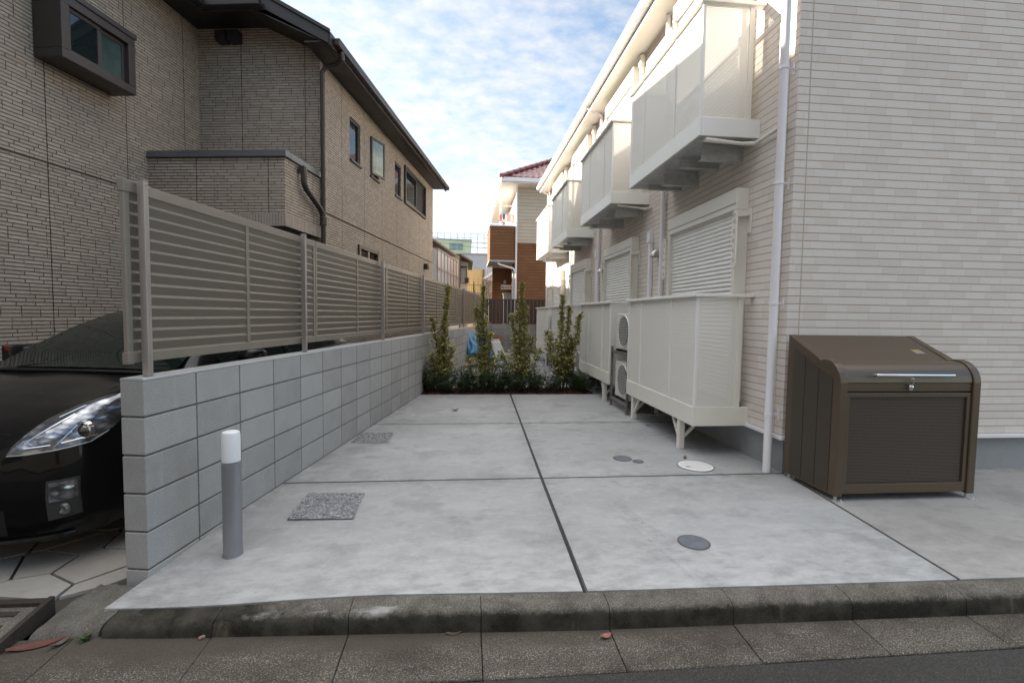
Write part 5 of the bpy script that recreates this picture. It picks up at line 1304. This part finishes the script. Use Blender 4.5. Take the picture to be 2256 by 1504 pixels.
# ------------------------------------------------------------------ beyond the rear wall
def brown_house():
    t = thing('brown_house', 'two tone cream and brown tiled house beyond the rear wall', 'house', (0, 20, 0))
    M_cr = siding_mat('cream_tile', (.47,.42,.34), (.50,.45,.37), (.24,.19,.14), .42, .14, .07, .35)
    M_br = siding_mat('brown_tile', (.165,.078,.036), (.185,.090,.042), (.065,.032,.018), .42, .125, .08, .4)
    XC, XR = 2.10, 7.5
    b = MB(); b.box(XC, XR, 0, 8, 4.36, 6.72); b.build('upper_wall', M_cr, t)
    b = MB(); b.box(XC, XR, -.002, 8, -.2, 4.15); b.build('lower_wall', M_br, t)
    b = MB(); n = 46
    for i in range(n): x0 = XC + i*.117; b.box(x0, x0+.108, -.008, .2, 4.152, 4.358)
    b.build('soldier_course', M_br, t)
    # roof with barrel tiles
    M_tile = mat('red_roof_tile', (.165,.038,.030), .28, 0, .18, 3, spec=.6)
    b = MB(); nx, ny = 150, 60; V = []
    def roofz(x, y): return 6.87 + min((y+.62)*.60, (x-1.38)*.60)
    for j in range(ny+1):
        for i in range(nx+1):
            x = 1.38 + 6.6*i/nx; y = -.62 + 4.6*j/ny
            z = roofz(x, y); front = (y+.62) <= (x-1.38)
            u = x if front else y; d = (y+.62) if front else (x-1.38)
            V.append((x, y, z + .040*abs(math.sin(u*math.pi/.25)) - .035*((d/.30) % 1.0)))
    b.add(V, [(j*(nx+1)+i, j*(nx+1)+i+1, (j+1)*(nx+1)+i+1, (j+1)*(nx+1)+i) for j in range(ny) for i in range(nx)])
    rf = b.build('roof', M_tile, t, smooth=True)
    b = MB()
    for k in range(15):
        f = k*.27; b.lathe([(.085, 0), (.10, .1), (.095, .26), (.075, .27)], (0, 0, 0), 0, 10); 
    b = MB(); prev = Vector((1.36, -.66, 6.90))
    for k in range(16):
        p = Vector((1.36+.27*k, -.66+.27*k, 6.90+.27*k*.60)); q = p+Vector((.285, .285, .171)); b.tube([p, q], [.10, .085], 10)
    b.build('hip_tile', M_tile, rf, smooth=True)
    b = MB(); b.box(1.36, XR, -.66, -.60, 6.70, 6.86); b.box(1.34, 1.40, -.60, 8, 6.70, 6.86); b.build('gutter', M_pvc, t, bevel=.01)
    b = MB(); b.box(1.40, XR, -.60, -.001, 6.66, 6.70); b.box(1.40, XC-.001, .0, 8, 6.66, 6.70); b.build('soffit', M_eave, t)
    b = MB(); b.tube([(2.06, -.06, 6.6), (2.06, -.06, -.1)], .04, 10); b.tube([(1.45, .9, 6.66), (1.45, .9, 5.0)], .03, 8); b.build('downpipe', M_pvc, t, smooth=True)
    # balcony wing on the left with porch beneath
    b = MB(); b.box(.96, 2.03, .0, 2.4, 3.62, 5.02); bal = b.build('balcony', M_br, t)
    b = MB(); b.box(.93, 2.04, -.03, 2.42, 5.021, 5.075); b.build('coping', M_pvc, bal); b = MB(); b.box(.93, 2.05, -.03, 2.42, 3.56, 3.619); b.build('underside', mat('porch_soffit', (.40,.41,.41), .6), bal)
    b = MB(); b.box(1.04, 2.02, -.01, .015, 5.21, 5.255); b.box(1.04, 1.065, -.01, .015, 5.076, 5.21); b.box(1.34, 1.355, -.01, .015, 5.076, 5.21); b.box(1.68, 1.695, -.01, .015, 5.076, 5.21); b.build('rail', M_pvc, bal)
    b = MB(); b.tube([(1.30, .05, 3.53), (1.36, .04, 3.45), (1.95, -.02, 3.28), (2.04, -.05, 3.15)], .035, 8); b.build('drain_pipe', M_pvc, bal, smooth=True)
    b = MB(); b.box(1.20, XC-.001, 2.45, 2.6, -.2, 3.56); b.build('porch_wall', M_br, t)
    b = MB(); b.box(1.95, 2.08, .25, .40, 1.3, 3.2); b.build('porch_post', M_pvc, t)
    b = MB(); b.lathe([(0, .12), (.05, .11), (.07, .02), (.075, -.06), (0, -.06)], (1.80, 2.37, 2.85), 2, 12); b.build('porch_lamp', mat('porch_lamp_glass', (.30,.30,.29), .4), t, smooth=True)
    b = MB(); b.box(XC-.03, XC-.001, .6, 1.9, 4.9, 6.4); b.build('balcony_window', M_white, t)
brown_house()
def laundry():
    t = thing('laundry_hanger', 'blue clip hanger with pink and white washing over the brown balcony', 'laundry', (1.62, 20.75, 5.66))
    b = MB()
    for s in (1.0, .55): b.tube([(.20*s*math.cos(a*.2618), .16*s*math.sin(a*.2618), -.03+.03*s) for a in range(25)], .010, 5)
    for a in range(6): b.tube([(.20*math.cos(a*1.047), .16*math.sin(a*1.047), .0), (0, 0, .16)], .006, 4)
    b.tube([(0, 0, .16), (0, 0, .26), (.03, 0, .29)], .008, 5)
    b.build('frame', mat('blue_plastic', (.13,.24,.55), .4), t)
    cs = [(.62,.10,.13), (.70,.66,.66), (.05,.04,.05), (.72,.70,.70), (.68,.66,.70), (.62,.30,.30), (.30,.32,.20), (.66,.45,.42)]
    r = random.Random(4)
    for k in range(14):
        a = k*.449; s = 1.0 if k % 3 else .6; x, y = .20*s*math.cos(a), .16*s*math.sin(a); L = r.uniform(.18, .32); w = r.uniform(.05, .08)
        b = MB(); n = 5
        V = [(x + (-w/2+w*i)*(1+.25*j/n) + .008*math.sin(j*2+k), y + .012*math.sin(j*1.7+i*3+k), -.01-L*j/n) for j in range(n+1) for i in range(2)]
        b.add(V, [(2*j, 2*j+1, 2*j+3, 2*j+2) for j in range(n)]); c = cs[k % len(cs)]
        o = b.build('cloth', mat('cloth_%d' % (k % len(cs)), c, .9), t, smooth=True); o.modifiers.new('thick', 'SOLIDIFY').thickness = .004
    t = thing('washing_line', 'white wall pole with pale pink washing at the brown house corner', 'laundry', (1.98, 20.6, 5.30))
    b = MB(); b.bar((-.75, .1, .72), (.10, .1, .72), .05); b.build('pole', M_white, t)
    for k in range(4):
        b = MB(); V = [(-.22+.11*k + .05*(i-1)+.01*math.sin(j+i), .05+.02*math.sin(j*1.3+k), .42-.1*j-.03*k) for j in range(5) for i in range(3)]
        b.add(V, [(3*j+i, 3*j+i+1, 3*j+i+4, 3*j+i+3) for j in range(4) for i in range(2)]); o = b.build('cloth', mat('cloth_pink_%d' % (k % 2), ((.66,.40,.36), (.70,.60,.57))[k % 2], .9), t, smooth=True); o.modifiers.new('thick', 'SOLIDIFY').thickness = .004
    t = thing('peg_rack', 'white drying rack with pegs under the brown house porch', 'drying rack', (1.88, 22.1, 2.62))
    for dy in (0, .3):
        b = MB(); b.bar((-.27, dy, .09), (.26, dy, .09), .03); b.bar((-.27, dy, -.07), (.26, dy, -.07), .03)
        for k in range(8): b.bar((-.26+.074*k, dy, -.07), (-.26+.074*k, dy, .09), .014)
        b.build('frame', M_pvc, t)
    o = MB().box(-.29, .30, -.2, .2, -1.6, .0).box(-.33, .34, -.24, .24, .001, .06).build('white_cabinet', M_cream, None, bevel=.01); o.location = (2.0, 22.0, 2.28); tag(o, 'white cabinet with a lid standing under the brown house porch', 'cabinet')
laundry()

def far():
    # white walled house with translucent screens, behind the stone house
    M_ww = mat('white_render', (.62,.59,.55), .8, 0, .06, 2)
    M_scr = mat('translucent_sheet', (.56,.54,.55), .35, 0, .06, 3)
    t = thing('screened_house', 'low white house with tall pale screen panels past the stone house', 'house', W0, WA)
    b = MB(); b.box(-8, -2.9, 11.7, 20.5, -.2, 3.95); b.build('wall', M_ww, t)  # near end is unseen, lengthened to shade the fourth terrace
    b = MB(); b.prism([(-2.05, 4.02), (-2.05, 4.10), (-5.5, 5.4), (-8, 4.2), (-8, 4.1), (-5.5, 5.28)], 1, 11.5, 20.6); b.build('roof', mat('brown_roof_edge', (.15,.105,.085), .6), t)
    b = MB()
    for k in range(7): y = 15.45+k*.64; b.box(-2.005, -1.985, y+.02, y+.62, 1.0, 3.02); b.box(-2.005, -1.985, y+.02, y+.62, 3.12, 3.74)
    b.quad((-2.9, 15.43, 1.0), (-2.0, 15.43, 1.0), (-2.0, 15.43, 3.74), (-2.9, 15.43, 3.74)); sc_ = b.build('screen', M_scr, t)
    b = MB()
    for k in range(8): y = 15.44+k*.64; b.box(-1.99, -1.955, y-.015, y+.015, 1.0, 3.75)
    for z in (3.03, 3.75): b.box(-1.985, -1.95, 15.42, 19.95, z, z+.04)
    b.build('screen_frame', M_alu, t)
    # little white house with a dark hipped roof and a bay
    t = thing('dark_roofed_house', 'small white house with dark hipped roof and side window far back', 'house', (0, 27, 0))
    b = MB(); b.box(-3.2, -.36, 0, 5, -.2, 4.62); b.box(-.359, .08, .9, 5, -.2, 4.45); b.build('wall', M_ww, t)
    b = MB(); z = 4.66; b.add([(-3.4, -.35, z), (-.30, -.35, z), (.36, .7, 4.40), (.36, 5.4, 4.40), (-3.4, 5.4, z), (-1.9, 2.4, 5.35), (-3.4, 2.4, 5.35), (-3.4, -.35, z-.10), (-.30, -.35, z-.10), (.36, .7, 4.30), (.36, 5.4, 4.30), (-3.4, 5.4, z-.1)], [(0,1,5,6), (1,2,5), (2,3,5), (3,4,6,5), (0,7,8,1), (1,8,9,2), (2,9,10,3), (7,11,10,9,8)]); b.build('roof', mat('dark_brown_roof', (.055,.042,.038), .55, 0, .15, 6), t)
    b = MB(); b.tube([(-.36, -.04, 4.5), (-.36, -.04, 0)], .035, 8); b.build('downpipe', M_winbrown, t)
    b = MB(); b.box(-.30, .0, .80, .899, 3.18, 4.02); w = b.build('window', mat('grey_window', (.30,.32,.34), .2), t); b = MB(); b.box(-.10, .14, .78, .83, 3.15, 3.45); b.box(-.02, .02, .76, .80, 3.15, 4.05); b.build('guard', M_winbrown, w); b = MB(); b.box(-.40, .06, .60, .899, 4.05, 4.10); b.build('awning', M_winbrown, w)
    # ochre wall, sunlight put into its lightened colour, mesh fence before it
    t = thing('ochre_shed', 'sunlit ochre yellow wall seen between the far houses', 'shed', (0, 33, 0))
    b = MB(); b.box(-.3, 1.25, 0, 2, -.2, 4.44); b.build('wall', mat('ochre_wall_sunlit_tint', (.74,.52,.24), .8, 0, .05, 2), t); b = MB(); b.box(1.10, 1.24, -.06, -.001, -.2, 4.44); b.build('post', mat('ochre_post', (.30,.16,.06), .8), t)
    t = thing('mesh_fence', 'thin black mesh fence in front of the ochre wall', 'fence', (0, 31.5, 2.0))
    M_bm = mat('black_mesh', (.02,.02,.02), .6)
    for k in range(9):
        b = MB(); x = .05+k*.14; b.box(x, x+.014, 0, .014, 0, 1.75 if k % 2 else 1.25); b.build('bar', M_bm, t)
    for z in (.75, 1.25):
        b = MB(); b.box(0, 1.3, -.01, .0, z, z+.025); b.build('rail', M_bm, t)
    # big white building with a roof railing and a green penthouse
    t = thing('white_block', 'large white flat roofed building far behind the ochre wall', 'building', (0, 45, 0))
    b = MB(); b.box(-7, 9, 0, 12, -.2, 6.95); b.build('wall', mat('white_wall_far', (.50,.50,.51), .8, 0, .05, 1.5), t)
    b = MB(); b.box(-7.05, 9.05, -.06, .3, 6.951, 7.02); b.build('parapet', M_alu, t)
    for x in (.85, 1.12):
        b = MB(); b.lathe([(.06, 0), (.07, -.06), (0, -.06)], (x, -.001, 5.76), 1, 10); b.build('vent', M_steelgrey, t)
    M_pg = mat('painted_green_rail', (.36,.42,.36), .5)
    rl = thing('roof_railing', 'tall pale green roof railing on the far white building', 'railing', (0, 45.15, 7.02))
    for k in range(13):
        x = -4.6+k*.62; b = MB(); b.box(x, x+.045, 0, .045, 0, 1.85); b.build('post', M_pg, rl)
    for z in (.55, 1.0, 1.42, 1.82):
        b = MB(); b.box(-4.6, 3.0, -.012, .0, z, z+.03); b.build('rail', M_pg, rl)
    p = thing('penthouse', 'pale green rooftop hut with a wide window on the far white building', 'hut', (0, 48, 7.0))
    b = MB(); b.box(-5, .45, 0, 4, .0, 1.66); b.build('wall', mat('pale_green_wall', (.44,.50,.33), .8, 0, .05, 1), p); b = MB(); b.box(-5.05, .5, -.06, 4.05, 1.661, 1.76); b.build('roof', mat('blue_grey_roof', (.22,.28,.33), .6), p)
    b = MB(); b.box(-1.70, -.37, -.03, -.001, .68, 1.36); w = b.build('window', mat('blue_grey_glass', (.13,.19,.20), .15, spec=.8), p); b = MB(); b.box(-1.06, -1.01, -.05, -.031, .68, 1.36); b.build('mullion', M_alu, w)
    # outside stair with railing beside the brown house
    t = thing('outside_stair', 'grey steel stair with railing beside the brown house', 'stair', (1.0, 26, 0))
    b = MB(); b.bar((.02, 0, 3.25), (.75, .2, 3.85), .9, .12, up=(0,0,1)); b.build('flight', M_steelgrey, t)
    for k in range(5):
        b = MB(); x = .08+.12*k; b.bar((x, 0, 3.3+x*.8), (x, 0, 3.82+x*.8), .022); b.build('baluster', M_pvc, t)
    b = MB(); b.bar((.04, 0, 3.80), (.75, 0, 4.40), .035); b.build('handrail', M_pvc, t)
    b = MB(); b.box(.02, .45, .3, 1.2, -.2, 3.2); b.build('wall', M_ww, t)
    # a dark conifer and a small loose tree at the end of the passage
    r = random.Random(77)
    t = thing('conifer', 'thin dark conifer in front of the ochre wall', 'tree', (.47, 30.2, 1.6)); b = MB(); b.tube([(0,0,-1.8), (0,0,1.6)], [.03, .008], 6); b.build('trunk', M_bark, t)
    b = MB()
    for k in range(500):
        z = r.uniform(.2, 1.75); a = r.uniform(0, 6.28); rad = .13*(1.8-z)/1.6*math.sqrt(r.random()); foliage_leaf(b, Vector((rad*math.cos(a), rad*math.sin(a), z)), Vector((math.cos(a)*.5, math.sin(a)*.5, 1)), .09, .02, r)
    b.build('crown', M_dkleaf, t)
    t = thing('small_tree', 'small loose leafed tree left of the brown house porch', 'tree', (.98, 24.5, 1.0)); b = MB()
    M_tl = island_ramp_mat('grey_green_leaf', [(0, (.025,.035,.018)), (.6, (.06,.07,.04)), (1, (.12,.12,.08))], .5, .3, .2)
    tw = []
    for k in range(9):
        a = r.uniform(0, 6.28); q = Vector((math.cos(a)*r.uniform(.1, .34), math.sin(a)*.2, r.uniform(1.3, 2.15))); tw.append(q); b.tube([(0,0,-1), (0,0,.5), q*.6, q], [.03, .025, .012, .004], 5)
    b.build('trunk', M_bark, t); b = MB()
    for q in tw:
        for k in range(75):
            p = Vector((q.x*.6, q.y*.6, q.z*.6)).lerp(q, r.uniform(.1, 1.1)) + Vector((r.gauss(0, .06), r.gauss(0, .06), r.gauss(0, .06))); foliage_leaf(b, p, Vector((r.uniform(-1, 1), r.uniform(-1, 1), r.uniform(-.3, .8))), .07, .03, r)
    b.build('crown', M_tl, t)
    b = MB()
    for dz, dx in ((0, 0), (-.35, .4)):
        b.tube([(-6+dx + 13*k/12, 34, 7.2+dz-.9*k/12-.35*math.sin(math.pi*k/12)) for k in range(13)], .012, 5)
    for x in (-6, 7.2): b.tube([(x, 34, -.2), (x, 34, 7.8)], .10, 8)
    o = b.build('power_line', M_blackplastic); tag(o, 'thin overhead wires sagging across the gap between the houses', 'wires')
far()

# ------------------------------------------------------------------ brown garbage locker by the gable
def locker():
    t = thing('garbage_locker', 'bronze metal garbage locker with curved lid and mesh front by the gable', 'garbage locker', (2.712, 3.19, .012))
    m, g, bs = newmat('bronze_paint'); o = g.obj(); bs.inputs['Base Color'].default_value = (.122,.092,.066,1); bs.inputs['Metallic'].default_value = .6; bs.inputs['Roughness'].default_value = .36
    n = g.noise(g.scl(o, (1, 1, 1)), 350., 2, .5); g.l(g.ramp(n, .3, .7, .32, .42), bs.inputs['Roughness'])
    M_b = m
    M_side = mat('bronze_side', (.080,.066,.052), .42, .55)
    M_mesh = perf_mat('bronze_mesh', (.072,.053,.040), .0125, .011, .0034, .5, back=(.012,.010,.009))
    W, D = 1.142, .575
    def prof(inset, zlow):
        i = inset; pts = [(D-i, zlow), (D-i, 1.205-i)]
        # sloped top to a rounded front shoulder
        pts += [(.235, 1.045-i)]
        c = Vector((.150+.0, .875)); r_ = .150-i
        for k in range(9):
            a = R(68 + (180-68)*k/8); pts.append((c.x + r_*math.cos(a), c.y + r_*math.sin(a)*1.08))
        return pts
    P = prof(0, .03) + [(0.0, .03)]
    for x0, x1, nm in ((0, .062, 'side_panel'), (W-.062, W, 'side_panel')):
        b = MB(); b.prism(P, 0, x0, x1); sd = b.build(nm, M_b, t, bevel=.006, smooth=False)
        # ribbed cladding let into the outer cheek
        xo = x0-.0035 if x0 == 0 else x1
        b = MB()
        for y0, y1 in ((.07, .205), (.212, .355), (.362, .500)):
            zt = lerp_tab([(.07, .93), (.235, 1.005), (.50, 1.13)], y0)-.03; zt2 = lerp_tab([(.07, .93), (.235, 1.005), (.50, 1.13)], y1)-.03
            b.prism([(y0, .05), (y1, .05), (y1, zt2), (y0, zt)], 0, xo, xo+.0035)
        b.build('cladding', M_side, sd)
    b = MB(); q = prof(.010, .885)[2:]; q = [(D-.01, 1.198)] + q
    lid_in = [(y+.012 if y < .3 else y, z-.014) for y, z in q]
    b.prism(q + lid_in[::-1], 0, .064, W-.064); lid = b.build('lid', M_b, t, smooth=False, bevel=.002)
    for p_ in lid.data.polygons: p_.use_smooth = True
    try: lid.data.set_sharp_from_angle(angle=R(35))
    except Exception: pass
    b = MB(); b.box(.064, W-.064, .016, .05, .812, .872); b.box(.064, W-.064, .013, .016, .838, .842); b.build('lock_rail', M_b, t, bevel=.003)
    b = MB(); b.box(.064, W-.064, .05, .06, .872, .884); b.box(.064, W-.064, .05, .06, .79, .812); b.build('shadow_gap', M_blackplastic, t)
    b = MB(); x0, x1 = .066, W-.066
    b.box(x0, x1, .012, .046, .768, .800); b.box(x0, x1, .012, .046, .045, .118); b.box(x0, x0+.030, .012, .046, .118, .768); b.box(x1-.030, x1, .012, .046, .118, .768)
    fr = b.build('front_frame', M_b, t, bevel=.003)
    b = MB(); b.box(x0+.029, x1-.029, .026, .030, .117, .769); b.build('mesh_panel', M_mesh, fr)
    b = MB(); b.box(x0+.032, x0+.036, .020, .026, .118, .768); b.box(x1-.036, x1-.032, .020, .026, .118, .768); b.box(x0+.036, x1-.036, .020, .026, .762, .766); b.box(x0+.036, x1-.036, .020, .026, .120, .124); b.build('bead', M_side, fr)
    b = MB(); b.tube([(.262, .002, .930), (.262, -.030, .936), (.285, -.038, .937), (.85, -.038, .937), (.873, -.030, .936), (.873, .002, .930)], .0095, 12); b.build('handle', M_chrome, t, smooth=True)
    b = MB(); b.box(.545, .575, -.006, .014, .822, .865)
    b.tube([(.548, -.004, .862), (.545, -.012, .905), (.556, -.016, .912), (.575, -.012, .905), (.572, -.004, .862)], .0026, 6); b.lathe([(.010, 0), (.010, -.012), (.0, -.014)], (.560, -.006, .845), 1, 12); b.build('latch', M_chrome, t)
    for x in (.03, W-.03):
        for y in (.03, D-.04):
            b = MB(); b.lathe([(.011, -.012), (.011, .03)], (x, y, 0), 2, 10); b.lathe([(.022, -.012), (.022, -.006), (.0, -.006)], (x, y, 0), 2, 12); b.box(x-.008, x+.035, y-.045, y+.015, -.011, -.004); b.lathe([(.007, -.004), (.007, .01)], (x+.022, y-.03, 0), 2, 8); b.build('anchor_foot', M_steelgrey, t)
    # warning sticker near the lid's right front
    yy0, yy1 = .30, .36
    zt = lambda y: lerp_tab([(.235, 1.037), (D, 1.197)], y)
    b = MB(); b.quad((.905, yy0, zt(yy0)+.0015), (.985, yy0, zt(yy0)+.0015), (.985, yy1-.02, zt(yy1-.02)+.0015), (.905, yy1-.02, zt(yy1-.02)+.0015), 0); b.quad((.905, yy1-.02, zt(yy1-.02)+.0015), (.985, yy1-.02, zt(yy1-.02)+.0015), (.985, yy1, zt(yy1)+.0015), (.905, yy1, zt(yy1)+.0015), 1)
    b.build('sticker', [mat('sticker_white', (.22,.21,.20), .5), mat('sticker_yellow', (.30,.25,.03), .5)], t)
locker()

def across_street():
    """the house over the road behind the camera: it shades and reflects in the street-facing surfaces"""
    t = thing('street_house', 'plain beige two storey house across the road, behind the viewpoint', 'house', (-1, -8.6, -.12))
    b = MB(); wins = [(-6.2, -4.6, 3.6, 4.8), (-1.2, .6, 3.5, 4.8), (3.6, 5.2, 3.6, 4.8), (-5.8, -4.0, .9, 2.3), (3.2, 5.6, .5, 2.4)]
    b.holed(1, 0, -12, 12, 0, 6.9, wins, -.12); b.box(-12, 12, -8, -.2, 0, 6.9); b.build('wall', mat('street_house_wall', (.17,.155,.135), .85, 0, .08, 2), t)
    b = MB(); b.add([(-12.5, .6, 6.85), (12.5, .6, 6.85), (12.5, -8.6, 6.85), (-12.5, -8.6, 6.85), (-8, -4, 8.9), (8, -4, 8.9)], [(0,1,5,4), (1,2,5), (2,3,4,5), (3,0,4), (3,2,1,0)]); b.build('roof', mat('street_house_roof', (.05,.05,.055), .7), t)
    for a, c, e, f in wins:
        b = MB(); b.box(a, c, -.10, -.09, e, f); w = b.build('window', M_glass, t)
        b = MB(); b.box(a-.03, c+.03, -.07, .02, e-.05, e); b.box(a-.03, c+.03, -.07, .02, f, f+.05); b.box((a+c)/2-.03, (a+c)/2+.03, -.085, -.04, e+.001, f-.001); b.build('frame', M_winbrown, w)
across_street()
